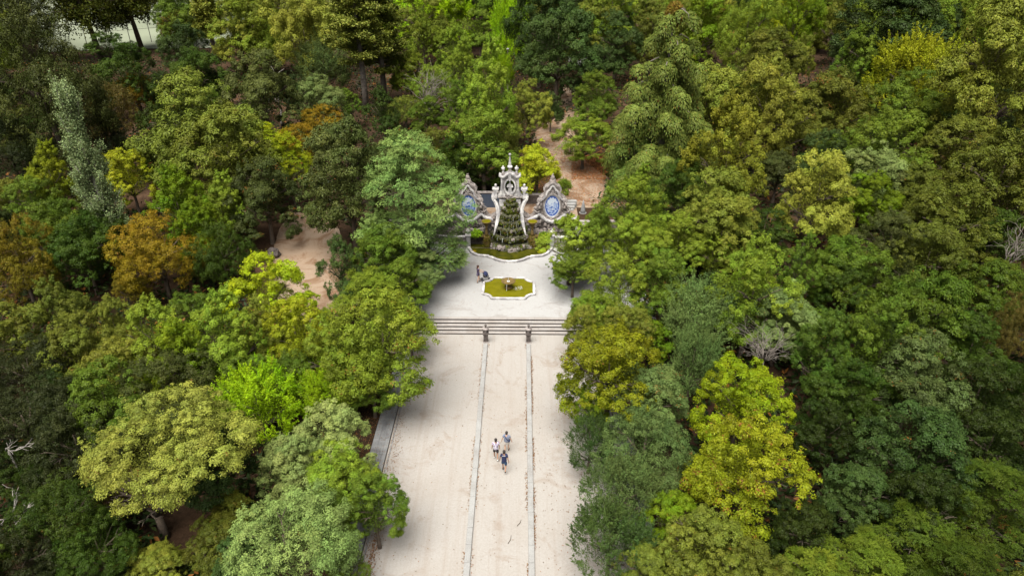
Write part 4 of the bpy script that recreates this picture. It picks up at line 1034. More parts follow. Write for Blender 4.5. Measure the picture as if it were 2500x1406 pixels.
    if kind == 'shoot':
        dirs = unit(Dn * .6 + np.array([0, 0, .75]) + g.normal(size=(n, 3)) * .25); L = g.uniform(.6, 1.7, n) * (1 + .5 * np.clip(Dn[:, 2], 0, 1)); s_ = g.random(m) ** .75
        P = C[ix] + dirs[ix] * (s_ * L[ix] - .5)[:, None] + g.normal(size=(m, 3)) * (.17 * (1.12 - s_))[:, None]
        N = w * .5 + g.normal(size=(m, 3)) * .5 + np.array([0, 0, .4]); Dd = dirs[ix] + g.normal(size=(m, 3)) * .55
    elif kind == 'feather':
        a = g.integers(0, 5, m) * 1.2566 + g.random(n)[ix] * 6.28; s_ = g.random(m) ** .7
        pd = unit(np.stack([np.cos(a), np.sin(a), np.full(m, .15)], 1) * .75 + dn * .8)
        P = C[ix] + pd * rc * 1.7 * s_[:, None] + g.normal(size=(m, 3)) * (.055 + .06 * (1 - s_))[:, None]; P[:, 2] -= rc[:, 0] * .55 * s_ ** 2
        N = np.array([0, 0, .9]) + dn * .4 + g.normal(size=(m, 3)) * .38; Dd = pd + g.normal(size=(m, 3)) * .8
    else:
        fl = np.array([1, 1, {'round': .85, 'fine': .9, 'bough': .62, 'peaky': 1.25, 'big': .65, 'locust': .7}[kind]])
        rr_ = (.50 + .58 * g.random((m, 1)) ** .7) * np.where(g.random((m, 1)) < (.22 if kind == 'locust' else .12), g.uniform(1.1, 1.7, (m, 1)), 1.0)
        P = C[ix] + w * rc * fl * rr_
        if kind in ('bough', 'big'): P[:, 2] -= rc[:, 0] * .35 * np.sum(w[:, :2] ** 2, 1)
        N = w * .75 + dn * .15 + np.array([0, 0, .28]) + g.normal(size=(m, 3)) * .30
        Dd = w * np.array([1, 1, .2]) - np.array([0, 0, .45]) + g.normal(size=(m, 3)) * .8
    k = len(P) // 9
    pin = unit(g.normal(size=(k, 3))) * (g.random((k, 1)) ** .5 * .55) * scale; P = np.concatenate([P, pin]); N = np.concatenate([N, g.normal(size=(k, 3))]); Dd = np.concatenate([Dd, g.normal(size=(k, 3))])
    v = np.empty((m + k, 3)); lob = g.random(K); cl = g.random(n); hl = g.random(K); hc = g.random(n); tc = g.random(n)
    v[:m, 0] = lob[Id][ix] * .28 + cl[ix] * .42 + g.random(m) * .36 - .03; v[m:, 0] = g.random(k) * .6  # inner leaves coloured darker, painting shade into the gaps between clumps
    v[:m, 1] = hl[Id][ix] * .45 + hc[ix] * .3 + g.random(m) * .25; v[m:, 1] = .5
    v[:m, 2] = tc[ix] * .8 + g.random(m) * .2; v[m:, 2] = 0
    keepL = sp['leaf'] * (.65 + .7 * g.random(m + k))
    return quads_mesh('crown', P, N, keepL, keepL * (.44 if kind not in ('feather', 'shoot') else .30), M['leaf'], v, Dd)
def make_trunk(kind, seed, lean=0.0, limbs=8, base_r=.06):
    """unit trunk: crown centre at z = 1, crown radius 1; limbs reach into the crown"""
    r = random.Random(seed); mb = MB()
    bx, by = r.uniform(-.05, .05), r.uniform(-.05, .05)
    pts = [(0, 0, -.06), (0, 0, .0), (bx * .4, by * .4, .3), (bx, by, .62), (bx * 1.3, by * 1.3, .95), (bx * 1.5, by * 1.5, 1.25)]
    mb.tube(pts, [base_r * 1.7, base_r * 1.15, base_r * .9, base_r * .75, base_r * .5, base_r * .2], 9)
    for k in range(limbs):
        a = k * 2.4 + r.uniform(-.4, .4); z0 = r.uniform(.42, .95); L = r.uniform(.45, .8)
        c, s_ = math.cos(a), math.sin(a); zt = z0 + r.uniform(.15, .45)
        p = [(bx * z0, by * z0, z0), (c * L * .35, s_ * L * .35, z0 + (zt - z0) * .35), (c * L * .7, s_ * L * .7, z0 + (zt - z0) * .75 + r.uniform(-.04, .04)), (c * L, s_ * L, zt)]
        mb.tube(p, [base_r * .5, base_r * .36, base_r * .22, base_r * .08], 6)
        for q in range(3):
            a2 = a + r.uniform(-.9, .9); s0 = Vector(p[2 if q else 1]); e = s0 + Vector((math.cos(a2) * .25, math.sin(a2) * .25, r.uniform(.02, .16)))
            mb.tube([s0, s0.lerp(e, .5) + Vector((0, 0, .02)), e], [base_r * .2, base_r * .12, base_r * .04], 5)
    return mb.mesh('trunk', M['bark'], True)
CROWNS = {k: [make_crown(k, 10 * i + len(k)) for i in range({'round': 4, 'fine': 3, 'bough': 4, 'peaky': 3, 'shoot': 2, 'feather': 2, 'big': 3}[k])] for k in SPEC if k != 'locust'}
TRUNKS = [make_trunk('t', 40 + i) for i in range(5)]
PAL = {
    'grey':   (0.040, 0.049, 0.027), 'dgrey': (0.020, 0.026, 0.017), 'dark': (0.017, 0.028, 0.010), 'dgreen': (0.027, 0.048, 0.013),
    'bdark':  (0.025, 0.043, 0.022), 'green': (0.066, 0.104, 0.023), 'mid': (0.105, 0.150, 0.030), 'olive': (0.085, 0.101, 0.030),
    'yolive': (0.138, 0.155, 0.045), 'gold': (0.190, 0.190, 0.040), 'lime': (0.165, 0.215, 0.014), 'ylime': (0.190, 0.220, 0.022),
    'blime':  (0.135, 0.230, 0.010), 'pale': (0.135, 0.180, 0.115), 'blue': (0.075, 0.112, 0.068), 'feath': (0.092, 0.148, 0.085),
    'orange': (0.165, 0.110, 0.016), 'rust': (0.100, 0.078, 0.014), 'brown': (0.060, 0.048, 0.022), 'green2': (0.078, 0.125, 0.012),
}
SPN = {'round': 'broadleaf_tree', 'fine': 'evergreen_oak', 'bough': 'broadleaf_tree', 'peaky': 'laurel_tree', 'shoot': 'elm_tree', 'feather': 'acacia_tree', 'big': 'broadleaf_tree'}
USED = []; SCR = []; LAB = []
def fit(u, v, w, h, clear=1.6, minasp=.6, maxasp=2.0, dz=0.0):
    """place a crown that is seen centred on (u,v) and w by h across so that it stands on the ground"""
    zc = 6.0; rx = 3.0; vt = v - h / 2
    for _ in range(30):
        x, y, g = gnd(u, v, zc + dz); g += dz
        D = math.sqrt(x * x + y * y + (CAM_H - g - zc) ** 2); dep = math.atan2(CAM_H - g - zc, math.hypot(x, y))
        # depth along the view axis
        fx = ray(1250, 703); dd = x * fx[0] + y * fx[1] + (g + zc - CAM_H) * fx[2]
        rx = w / 2 * dd / F_PX; rh = h / 2 * dd / F_PX
        q = rh * rh - (rx * math.sin(dep)) ** 2
        rz = math.sqrt(max(q, 0)) / max(.3, math.cos(dep)); rz = min(maxasp * rx, max(minasp * rx, rz))
        h2 = 2 * math.sqrt((rz * math.cos(dep)) ** 2 + (rx * math.sin(dep)) ** 2) * F_PX / dd; v = v * .5 + (vt + h2 / 2) * .5
        nz = rz + clear; zc = zc * .5 + nz * .5
    return x, y, g, zc, rx, rz
def tree(u, v, w, h, kind, col, label, acc=0.0, clear=.7, group=None, dz=0.0, seed=None, maxasp=2.4, tone=1.0, asp=None):
    x, y, g, zc, rx, rz = fit(u, v, w, h, clear, dz=dz, maxasp=maxasp, minasp=asp or {'round': 1.22, 'fine': 1.0, 'bough': 1.15, 'peaky': 1.65, 'shoot': 1.0, 'feather': 1.0, 'big': 1.15}[kind])
    i = seed if seed is not None else int(u * 7 + v * 13)
    r = random.Random(i)
    t = thing(SPN[kind], label, 'tree', (x, y, g), r.uniform(0, 6.283), group)
    sp = SPEC[kind]
    c = bpy.data.objects.new('crown', CROWNS[kind][i % len(CROWNS[kind])]); link(c, t)
    c.location = (0, 0, zc); c.scale = (rx / sp['R'] * 1.05, rx / sp['R'] * 1.05, rz / (sp['R'] * sp['asp']) * 1.0)
    k = gain(PAL[col]); j = 1 + r.uniform(-.08, .08); c.color = (k[0] * j * tone * (1 + r.uniform(-.06, .06)), k[1] * j * tone, k[2] * j * tone, 1 - acc)
    b = bpy.data.objects.new('trunk', TRUNKS[i % 5]); link(b, t); b.scale = (rx, rx, zc)
    USED.append((x, y, rx, g + zc + rz)); SCR.append((u, v, w / 2, h / 2, x, y)); LAB.append((u, v, label)); return t

T = tree
# ---- upper left
T(110, 225, 265, 400, 'fine', 'grey', 'huge dark grey-green evergreen behind the silver poplar, its rounded top near the upper left corner', .01, 2, maxasp=2.2)
T(30, 25, 190, 150, 'fine', 'dgrey', 'dark evergreen at the very upper left corner of the picture')
T(320, 165, 140, 120, 'round', 'dgreen', 'dark green tree just below the trunks in front of the pale field')
T(435, 72, 90, 85, 'fine', 'rust', 'small rusty-green crown right of the pale field')
T(455, 120, 110, 120, 'round', 'bdark', 'dark bluish green tree below the small rusty crown near the pale field')
T(585, 85, 130, 120, 'bough', 'yolive', 'olive tree with yellow edges right of the slender conifer at the upper left', .03)
T(490, 185, 130, 130, 'round', 'dgreen', 'dark olive crown between the dark bluish tree and the grey-olive dome, upper left', tone=1.2)
T(610, 22, 160, 90, 'round', 'mid', 'mid green crown at the top edge left of the tall yellow-green tree')
T(665, 62, 90, 90, 'round', 'green', 'small green crown touching the left side of the tall yellow-green tree')
T(750, 105, 150, 230, 'round', 'yolive', 'tall yellow-green tree left of the two tall cypresses at the top', .02, maxasp=2.4)
T(640, 235, 185, 240, 'bough', 'grey', 'grey-olive dome of a tree above the small bare dead tree', .02, tone=1.35)
T(335, 228, 84, 95, 'fine', 'orange', 'small orange crown behind the dark twiggy tree, upper left', .0, tone=.75)
T(265, 280, 140, 170, 'fine', 'brown', 'dark brownish twiggy tree right of the poplar top', .05)
T(30, 380, 140, 190, 'fine', 'dgrey', 'dark grey-green tree at the left edge, level with the middle of the poplar')
T(120, 370, 110, 150, 'fine', 'dgrey', 'very dark tree left of the poplar stem, below the huge grey-green evergreen')
T(490, 275, 270, 210, 'bough', 'olive', 'broad olive-yellow dome left of the small bare dead tree', .04, tone=1.15)
T(400, 340, 120, 200, 'round', 'dgreen', 'dark green flank of trees below the small orange crown', tone=.9)
T(560, 385, 240, 260, 'bough', 'olive', 'big lobed olive tree in front of the broad olive-yellow dome', .05)
T(645, 480, 175, 210, 'bough', 'grey', 'dark grey-green lobed tree left of the sandy clearing', .05, tone=.9, asp=.85)
T(652, 345, 76, 100, 'feather', 'lime', 'small feathery lime sapling left of the orange crowns')
T(705, 400, 100, 170, 'feather', 'lime', 'light lime feathery tree between the two dark lobed trees left of centre', tone=.85, asp=.85)
T(636, 308, 52, 76, 'peaky', 'mid', 'little dark green sapling beside the bare dead tree', asp=.85)
T(792, 165, 130, 130, 'shoot', 'blue', 'bluish green tree left of the bare cypress trunk', tone=.85)
T(778, 245, 118, 115, 'round', 'pale', 'pale grey-green tree above the orange crown left of the cypress trunk', tone=.75)
T(795, 290, 112, 76, 'fine', 'orange', 'orange flat crown left of the cypress trunk foot', asp=.85)
T(738, 338, 100, 80, 'fine', 'orange', 'lower orange crown beside the light lime feathery tree', asp=.85)
T(440, 25, 120, 80, 'round', 'green', 'green crown at the top edge right of the pale field', tone=.8)
T(560, 20, 100, 80, 'bough', 'olive', 'olive crown at the top edge above the slender conifer')
T(250, 350, 120, 160, 'fine', 'dgrey', 'very dark crown right of the poplar stem', tone=.85)
T(848, 258, 72, 80, 'peaky', 'green', 'small green crown at the left foot of the bare cypress trunk', asp=.9)
T(990, 268, 90, 70, 'fine', 'olive', 'low olive crown right of the small dark conifer', asp=.8)
T(262, 112, 90, 60, 'round', 'dgreen', 'low dark crown in front of the pale field, between the plane trunks', asp=.8)
T(455, 35, 110, 90, 'bough', 'dgreen', 'dark crown at the right end of the pale field', asp=1.0)
# ---- left middle
T(130, 432, 115, 165, 'peaky', 'ylime', 'yellow-green pointed tree left of the poplar stem', tone=.65)
T(318, 432, 125, 135, 'round', 'ylime', 'bright yellow tree right of the poplar stem', .03, tone=.9)
T(85, 485, 130, 130, 'round', 'green', 'green tree below the yellow-green pointed one at the left')
T(18, 490, 95, 120, 'round', 'olive', 'olive tree at the left edge above the rusty crown')
T(445, 475, 155, 140, 'peaky', 'green2', 'green tree right of the bright yellow tree')
T(550, 510, 110, 175, 'peaky', 'mid', 'green pointed tree left of the sandy clearing', tone=1.1)
T(490, 545, 130, 150, 'peaky', 'green2', 'green tree directly above the dark round bush right of the orange tree')
T(150, 545, 150, 130, 'round', 'green', 'dark green tree between the poplar and the rusty crown', tone=.8)
T(385, 620, 205, 200, 'fine', 'orange', 'broad orange-green tree with layered twigs right of the poplar foot', .06, tone=.95)
T(45, 640, 180, 235, 'fine', 'rust', 'large rusty orange-green tree at the left edge', .06, tone=.95)
T(205, 620, 150, 190, 'round', 'dgreen', 'vivid dark green tree in front of the poplar foot', tone=1.25)
T(540, 625, 135, 180, 'fine', 'dgreen', 'dark dense tree right of the broad orange-green tree')
T(325, 700, 90, 80, 'fine', 'rust', 'small rusty crown just below the broad orange-green tree')
T(245, 560, 130, 130, 'round', 'dgreen', 'dark green crown wrapped round the poplar foot')
# ---- left rows below the orange tree
T(165, 745, 150, 140, 'peaky', 'olive', 'dull olive tree below the vivid dark green tree', tone=.8)
T(50, 820, 180, 170, 'round', 'olive', 'olive-yellow tree at the left edge below the large rusty tree', .04)
T(285, 765, 120, 110, 'peaky', 'yolive', 'small yellow-green tree below the small rusty crown', tone=.8)
T(385, 800, 165, 185, 'peaky', 'mid', 'yellow-green tree with several pointed tops below the broad orange-green tree', tone=1.25)
T(200, 850, 190, 170, 'round', 'olive', 'wide olive tree between the olive-yellow and the pointed yellow-green tree', .03)
T(300, 880, 170, 150, 'round', 'yolive', 'yellow-olive tree above the dark grey dome in the lower left', tone=.75)
T(455, 870, 170, 190, 'peaky', 'green2', 'deep green tree right above the dark grey dome', .03, tone=1.1)
T(555, 820, 180, 220, 'peaky', 'mid', 'tall yellow-green tree left of the bright lime crown', .05, tone=1.2)
T(600, 930, 150, 130, 'round', 'green', 'green tree behind the bright lime spiky one')
T(662, 700, 195, 160, 'round', 'lime', 'bright lime crown below the sandy clearing', tone=1.15)
T(722, 810, 180, 180, 'round', 'ylime', 'yellow-lime crown directly below the bright lime crown', .06, tone=.85)
T(640, 810, 130, 160, 'peaky', 'yolive', 'yellow-green tree behind the yellow-lime crown, on its left', .05)
T(720, 915, 130, 120, 'round', 'green', 'dark green tree between the yellow-lime crown and the lime spiky trees', tone=.8)
T(825, 870, 190, 190, 'round', 'mid', 'bluish mid green tree left of the large promenade tree', .02)
T(905, 905, 150, 130, 'round', 'green', 'shaded green crown hanging over the left gutter')
T(930, 830, 265, 270, 'round', 'mid', 'large green tree whose crown reaches over the promenade below the steps', .05, tone=.95)
T(905, 735, 180, 170, 'feather', 'mid', 'fine-leaved green tree left of the plaza, above the large promenade tree')
T(1000, 800, 100, 120, 'feather', 'mid', 'small feathery crown at the left end of the steps', asp=.85)
T(835, 665, 110, 200, 'peaky', 'bdark', 'dark conical tree right of the sandy clearing', tone=1.4, maxasp=2.8)
T(940, 615, 150, 130, 'round', 'green', 'green crown tucked below the feathery blue-green tree', .02)
T(1020, 655, 130, 110, 'bough', 'pale', 'pale twiggy crown reaching over the left side of the plaza', tone=.65, asp=.85)
T(975, 680, 130, 110, 'bough', 'green', 'green crown behind the pale twiggy one left of the plaza')
# ---- lower left: darkening towards the frame corner is put into the dark crowns' tones
T(70, 890, 200, 150, 'fine', 'dgrey', 'dark grey crown at the left edge, lower half', tone=.9)
T(160, 965, 150, 120, 'round', 'dark', 'dark green crown between the grey crowns, lower left')
T(430, 925, 245, 160, 'fine', 'grey', 'dark grey-green dome behind the big yellowish tree', tone=1.0)
T(70, 1010, 250, 180, 'fine', 'dgrey', 'broad dark grey-green crown at the left edge, lower third')
T(195, 1075, 230, 200, 'fine', 'dgrey', 'large dark crown left of the big yellowish tree')
T(40, 1150, 150, 150, 'fine', 'dgreen', 'small dark green crown at the left edge above the bare branches', tone=.7)
T(150, 1250, 230, 200, 'fine', 'dgreen', 'dark green evergreen left of the lower olive tree', .02, tone=.8)
T(60, 1345, 200, 170, 'fine', 'dgrey', 'nearly black crown in the lower left corner', .02, tone=.8)
T(235, 1340, 170, 170, 'fine', 'dgreen', 'dark crown with small leaves at the bottom edge, lower left', .02)
T(280, 1190, 110, 130, 'fine', 'brown', 'dull brown-green thin crown below the big yellowish tree, on its left', tone=1.2)
T(385, 1375, 150, 110, 'bough', 'yolive', 'small yellow-olive tree at the bottom edge, below the forked trunk', .02, tone=.8, asp=.8, clear=.2)
T(535, 1325, 160, 160, 'bough', 'olive', 'thin brownish-olive tree between the yellow-olive and the blue-green trees', .03, tone=.65, asp=.9)
T(565, 1235, 105, 90, 'bough', 'yolive', 'small yellow-orange crown at the lower right of the big yellowish tree', .08, tone=.9)
T(635, 975, 190, 160, 'shoot', 'blime', 'bright lime tree with upright spiky shoots, left of the promenade', tone=1.25)
T(785, 955, 135, 125, 'shoot', 'blime', 'second lime tree with spiky shoots, right beside the first', tone=1.1)
T(815, 1050, 190, 160, 'bough', 'pale', 'light green crown beside the left gutter, upper one of the cluster', tone=1.15)
T(720, 1130, 190, 170, 'bough', 'pale', 'light green lobed crown in the middle of the cluster left of the gutter', tone=1.0)
T(830, 1150, 180, 170, 'bough', 'mid', 'fresh green crown directly beside the gutter, centre of the cluster', tone=1.2)
T(915, 1245, 160, 180, 'round', 'green', 'deep green crown that hangs over the promenade at the lower left', .02, tone=1.05)
T(800, 1250, 150, 130, 'bough', 'green', 'green crown below the light green cluster')
T(705, 1320, 300, 260, 'fine', 'blue', 'large blue-green dense tree at the bottom edge left of the gutter', tone=1.75)
T(600, 1370, 150, 130, 'round', 'bdark', 'dark blue-green foliage at the bottom edge left of the large dense tree', tone=1.3)
T(850, 1385, 100, 90, 'fine', 'green', 'low green bush-like tree at the bottom end of the gutter')
# ---- centre top
T(1005, 480, 255, 340, 'feather', 'feath', 'large feathery light blue-green tree left of the fountain', .02, 1.2, maxasp=2.4, tone=1.24)
T(1050, 590, 180, 150, 'feather', 'feath', 'low feathery skirt of foliage hiding the left end of the basin', .01, .8, asp=.85)
T(850, 440, 245, 330, 'bough', 'grey', 'large dark green lobed tree left of the feathery blue-green tree', .04, tone=1.30, asp=.85)
T(932, 262, 84, 110, 'peaky', 'dark', 'small dark conifer right of the bare cypress trunk', tone=1.65)
T(1005, 22, 120, 80, 'round', 'blime', 'bright lime crown at the top edge, right of the cypresses', tone=1.36)
T(1105, 35, 120, 80, 'shoot', 'blime', 'bright lime spiky crown at the top edge, left of centre', tone=1.42)
T(1035, 82, 84, 105, 'peaky', 'mid', 'small rounded mid green tree below the lime crown at the top')
T(1110, 105, 100, 110, 'peaky', 'mid', 'light conical tree above the tall pointed green tree', tone=1.30)
T(1172, 65, 100, 90, 'bough', 'green', 'grey-green crown at the top left of the lime upright tree', tone=1.12)
T(1130, 170, 90, 140, 'peaky', 'mid', 'narrow grey-green cone left of the tall pointed tree')
T(1060, 210, 96, 110, 'fine', 'mid', 'dull green rounded tree above the bare brown twigs', tone=0.94)
T(1000, 180, 90, 120, 'round', 'mid', 'yellowish green crown right of the cypresses')
T(1195, 225, 130, 240, 'peaky', 'mid', 'tall pointed green tree standing behind the fountain spire', tone=1.3, asp=2.1)
T(1130, 255, 90, 120, 'round', 'green', 'green crown left of the tall pointed tree')
T(1245, 85, 90, 160, 'shoot', 'blime', 'upright lime tree at the top, right of the light cones', tone=1.47, maxasp=2.4)
T(1225, 180, 60, 100, 'shoot', 'blime', 'narrow lime tree below the upright lime one')
T(1180, 360, 185, 215, 'round', 'green', 'dark green dense tree directly behind the fountain on the left', .03, tone=1.18, asp=.85)
T(1110, 400, 80, 150, 'round', 'dgreen', 'shaded dark tree between the feathery tree and the dense tree behind the fountain', asp=.85)
T(1290, 275, 105, 150, 'round', 'yolive', 'yellowish grown tree behind the fountain left of the earth path', .07, tone=0.94, asp=.85)
T(1312, 412, 112, 150, 'bough', 'ylime', 'bright yellow-green tree right behind the fountain spire', .0, clear=.2, tone=1.18, asp=.85)
T(1225, 290, 60, 90, 'round', 'green2', 'small green crown left of the yellowish tree behind the fountain', asp=.85)
T(1360, 120, 190, 250, 'bough', 'bdark', 'very large dark green tree at the top centre', tone=1.53, maxasp=2.4)
T(1330, 40, 130, 120, 'bough', 'olive', 'grey-olive crown at the top edge behind the very large dark tree')
T(1450, 70, 150, 170, 'bough', 'olive', 'olive-yellow crown at the top edge left of the weeping cedar', tone=1.12)
T(1505, 110, 120, 170, 'bough', 'bdark', 'dark tree between the olive-yellow crown and the weeping cedar', tone=1.30)
T(1455, 235, 110, 130, 'round', 'green', 'dense green tree right of the curved earth path', tone=1.00)
T(1425, 340, 135, 115, 'round', 'mid', 'small green tree on the red earth behind the right medallion', .0, .9, asp=.85)
T(1375, 460, 34, 50, 'round', 'mid', 'small bush-like tree just behind the right medallion crest', asp=.85)
T(1400, 200, 70, 110, 'round', 'bdark', 'shaded dark crown left of the upper bend of the earth path', asp=.85)
T(1345, 265, 60, 90, 'round', 'bdark', 'low dark crown at the bend of the earth path', tone=1.30, asp=.85)
T(1140, 425, 90, 90, 'round', 'dark', 'dark undergrowth crown behind the left end of the blue tiled wall', clear=.2, asp=.85)
T(1222, 440, 70, 70, 'round', 'dgreen', 'low dark crown seen through the oval opening of the fountain', clear=.2, asp=.85)
T(1262, 462, 60, 55, 'round', 'dark', 'low dark crown between the aedicule and the bright yellow-green tree', clear=.1, asp=.85)
# ---- upper right
T(1625, 45, 120, 90, 'bough', 'olive', 'olive crown at the top edge right of the cedar top', tone=.9)
T(1715, 65, 150, 160, 'round', 'green2', 'deep green rounded tree with yellow tips at the top, right of the cedar', .05, tone=1.1)
T(1800, 25, 80, 100, 'peaky', 'bdark', 'dark slim tree at the top edge right of the rounded tree with yellow tips', tone=1.3)
T(1865, 55, 120, 90, 'round', 'lime', 'light lime-green rounded crown near the top, right of centre', tone=.85)
T(1945, 20, 110, 80, 'round', 'ylime', 'yellow-lime crown at the top edge, right half', tone=.75)
T(1880, 130, 165, 140, 'bough', 'olive', 'olive tree below the light lime-green rounded crown', tone=.85)
T(1956, 145, 66, 115, 'round', 'yolive', 'small upright yellow-olive tree right of the olive tree', tone=.8)
T(2000, 60, 90, 120, 'bough', 'mid', 'pale mid green tree right of the yellow-lime crown at the top')
T(2055, 60, 120, 180, 'bough', 'yolive', 'drooping olive-yellow tree left of the black-green giant', tone=.8)
T(2170, 60, 270, 230, 'bough', 'bdark', 'black-green giant tree at the top right', tone=1.0)
T(2085, 140, 130, 140, 'peaky', 'green', 'green pointed crowns below the drooping olive-yellow tree')
T(2185, 150, 120, 120, 'bough', 'pale', 'grey-green crown below the black-green giant', tone=.65)
T(2240, 160, 215, 115, 'shoot', 'ylime', 'glowing yellow-lime spiky tree at the upper right', tone=1.0)
T(2300, 60, 110, 150, 'bough', 'bdark', 'dark crown left of the tall corner tree', tone=1.0)
T(2430, 170, 240, 420, 'big', 'yolive', 'very tall yellow-olive tree in the upper right corner', .02, 3.0, maxasp=2.4, tone=.9)
T(2445, 450, 250, 330, 'big', 'olive', 'large olive tree at the right edge below the tall corner tree', .02, maxasp=2.4, tone=.75)
T(2335, 370, 190, 200, 'big', 'olive', 'broad olive-green crown left of the large right-edge tree', .02, tone=.85)
T(2210, 255, 170, 160, 'round', 'green', 'greyish green crown below the glowing yellow-lime tree')
T(2035, 245, 190, 170, 'bough', 'olive', 'olive crown with reddish tips in the upper right', .10, tone=.8)
T(2160, 340, 200, 170, 'round', 'green', 'mid green broad crown right of the golden-green trees', tone=1.0)
T(1650, 230, 90, 150, 'bough', 'bdark', 'dark crown hidden between the cedar and the yellow-olive trees', tone=1.1)
T(1725, 275, 190, 270, 'bough', 'yolive', 'yellow-olive tree with drooping leaves right of the weeping cedar', tone=1.05, asp=1.3)
T(1868, 270, 180, 300, 'bough', 'yolive', 'taller yellow-olive tree right of the one beside the cedar', tone=1.0, asp=1.5)
T(1925, 310, 150, 200, 'bough', 'olive', 'olive tree on the right shoulder of the taller yellow-olive tree', tone=.95)
T(1665, 330, 110, 170, 'bough', 'grey', 'shaded grey-green crown right of the cedar foot')
T(1768, 400, 190, 320, 'peaky', 'gold', 'golden pointed tree in the middle of the right woods', tone=.72, asp=1.9)
T(1745, 490, 200, 190, 'bough', 'olive', 'wide yellow-olive crown in front of the golden pointed tree', tone=1.25)
T(2010, 370, 120, 120, 'round', 'bdark', 'dark crown above the golden-green rounded tree', tone=1.2)
T(1900, 420, 120, 130, 'bough', 'grey', 'grey-green crown left of the golden-green rounded tree')
T(1990, 480, 180, 250, 'bough', 'yolive', 'golden-green rounded tree right of the wide yellow-olive crown', tone=1.15, seed=5, asp=1.45)
T(2130, 410, 170, 140, 'bough', 'pale', 'pale large-leaved crown right of the golden-green rounded tree', .02, tone=.9)
T(2120, 490, 130, 140, 'round', 'green2', 'bright deep green crown below the pale large-leaved crown', .02)
T(2230, 450, 150, 130, 'big', 'olive', 'dull olive crown right of the pale large-leaved crown', tone=.7)
T(2310, 510, 220, 170, 'big', 'olive', 'grey-olive spreading tree near the right edge', tone=.75)
T(2170, 570, 170, 130, 'round', 'grey', 'dark grey-green crown below the bright deep green one')
T(1660, 455, 140, 130, 'round', 'dgreen', 'dark green crown left of the wide yellow-olive crown', tone=1.1)
T(1755, 525, 195, 160, 'bough', 'yolive', 'light olive crown in front of the wide yellow-olive one', tone=.85)
T(1545, 505, 165, 160, 'round', 'mid', 'green tree right of the right medallion', .02, tone=.95)
T(1565, 455, 70, 110, 'peaky', 'mid', 'small pointed green tree below the weeping cedars', tone=1.0, asp=.85)
T(1460, 500, 60, 80, 'round', 'mid', 'small green tree covering the top of the side stairs', asp=.85)
# ---- right middle
T(1392, 600, 150, 170, 'peaky', 'mid', 'fresh green tree at the right edge of the plaza beside the basin', tone=1.2, asp=.85)
T(1465, 590, 110, 170, 'round', 'green', 'darker green tree right of the fresh green one by the basin')
T(1400, 660, 110, 110, 'round', 'green', 'low green crown at the right edge of the plaza', asp=.85)
T(1545, 600, 130, 160, 'round', 'mid', 'yellowish green tree right of the plaza, second row', tone=1.15)
T(1650, 600, 135, 160, 'round', 'mid', 'light green rounded tree right of the plaza, third row', tone=1.1)
T(1500, 700, 160, 170, 'round', 'mid', 'rounded green tree right of the plaza, level with the pool', tone=.95)
T(1620, 690, 170, 160, 'round', 'green', 'deep green tree between the rounded ones right of the pool', tone=1.05)
T(1450, 770, 120, 120, 'bough', 'mid', 'drooping green crown above the right end of the steps', tone=.9, asp=.85)
T(1835, 640, 205, 155, 'peaky', 'mid', 'wide yellowish green crown in the middle of the right woods', tone=1.15)
T(1740, 630, 110, 130, 'round', 'mid', 'green crown left of the wide yellowish green one')
T(1955, 650, 120, 150, 'peaky', 'green', 'pointed dull green tree right of the wide yellowish green crown')
T(1830, 705, 130, 110, 'round', 'green2', 'fresh green crown below the wide yellowish green one', tone=1.1)
T(1715, 780, 190, 190, 'shoot', 'blue', 'blue-green tree with radiating feathery shoots', tone=1.1)
T(1905, 755, 185, 150, 'big', 'pale', 'pale large-leaved tree with drooping leaves right of the feathery-shoot tree', .02, tone=.75)
T(1970, 800, 120, 120, 'big', 'green', 'green large-leaved crown beside the bare grey shrub', tone=.9)
T(1425, 815, 100, 140, 'round', 'yolive', 'yellow-green crown at the right end of the steps', .03, tone=.85)
T(1535, 800, 130, 130, 'round', 'yolive', 'yellow-tipped rounded crown near the right end of the steps', .03, tone=.8)
T(1490, 890, 250, 230, 'round', 'ylime', 'large yellow-green tree at the right edge of the promenade', .03, tone=.52)
T(1600, 830, 90, 90, 'round', 'green2', 'dark green crown behind the large yellow-green promenade tree')
T(1690, 890, 120, 170, 'shoot', 'blue', 'lower blue-green tree with feathery shoots', tone=1.0)
T(1590, 960, 190, 170, 'bough', 'blue', 'blue-green lobed crown with orange tips right of the promenade', .07, tone=.95)
T(1808, 945, 215, 150, 'round', 'lime', 'bright yellow-green tree, upper one of the two on the right', .05, tone=.78)
T(1825, 1125, 265, 240, 'round', 'ylime', 'largest bright yellow-green tree, lower one of the two on the right', .09, tone=.68)
T(2010, 860, 160, 220, 'peaky', 'dgreen', 'dark green pointed tree right of the bare grey shrub', tone=1.3)
T(2140, 795, 190, 140, 'peaky', 'green', 'dull green crown with a ragged top in the right woods', tone=.9)
T(2060, 700, 130, 130, 'round', 'dgreen', 'dark crown above the ragged dull green one')
T(2080, 640, 180, 150, 'bough', 'green', 'deep green layered crown in the right woods', tone=.85)
T(2255, 620, 200, 180, 'bough', 'olive', 'dull olive layered tree near the right edge', .02, tone=.7)
T(2235, 715, 250, 160, 'bough', 'green', 'broad dark green layered tree with pale dead twigs', .02, tone=.7)
T(2410, 700, 190, 170, 'bough', 'green', 'dark layered tree at the right edge below the bare twigs', tone=.65)
T(2420, 560, 150, 130, 'round', 'dgreen', 'dark crown at the right edge above the bare twigs')
T(2470, 800, 110, 190, 'fine', 'brown', 'brownish crown at the right edge', tone=1.1)
T(2360, 830, 170, 140, 'round', 'dgreen', 'dark crown left of the brownish right-edge crown')
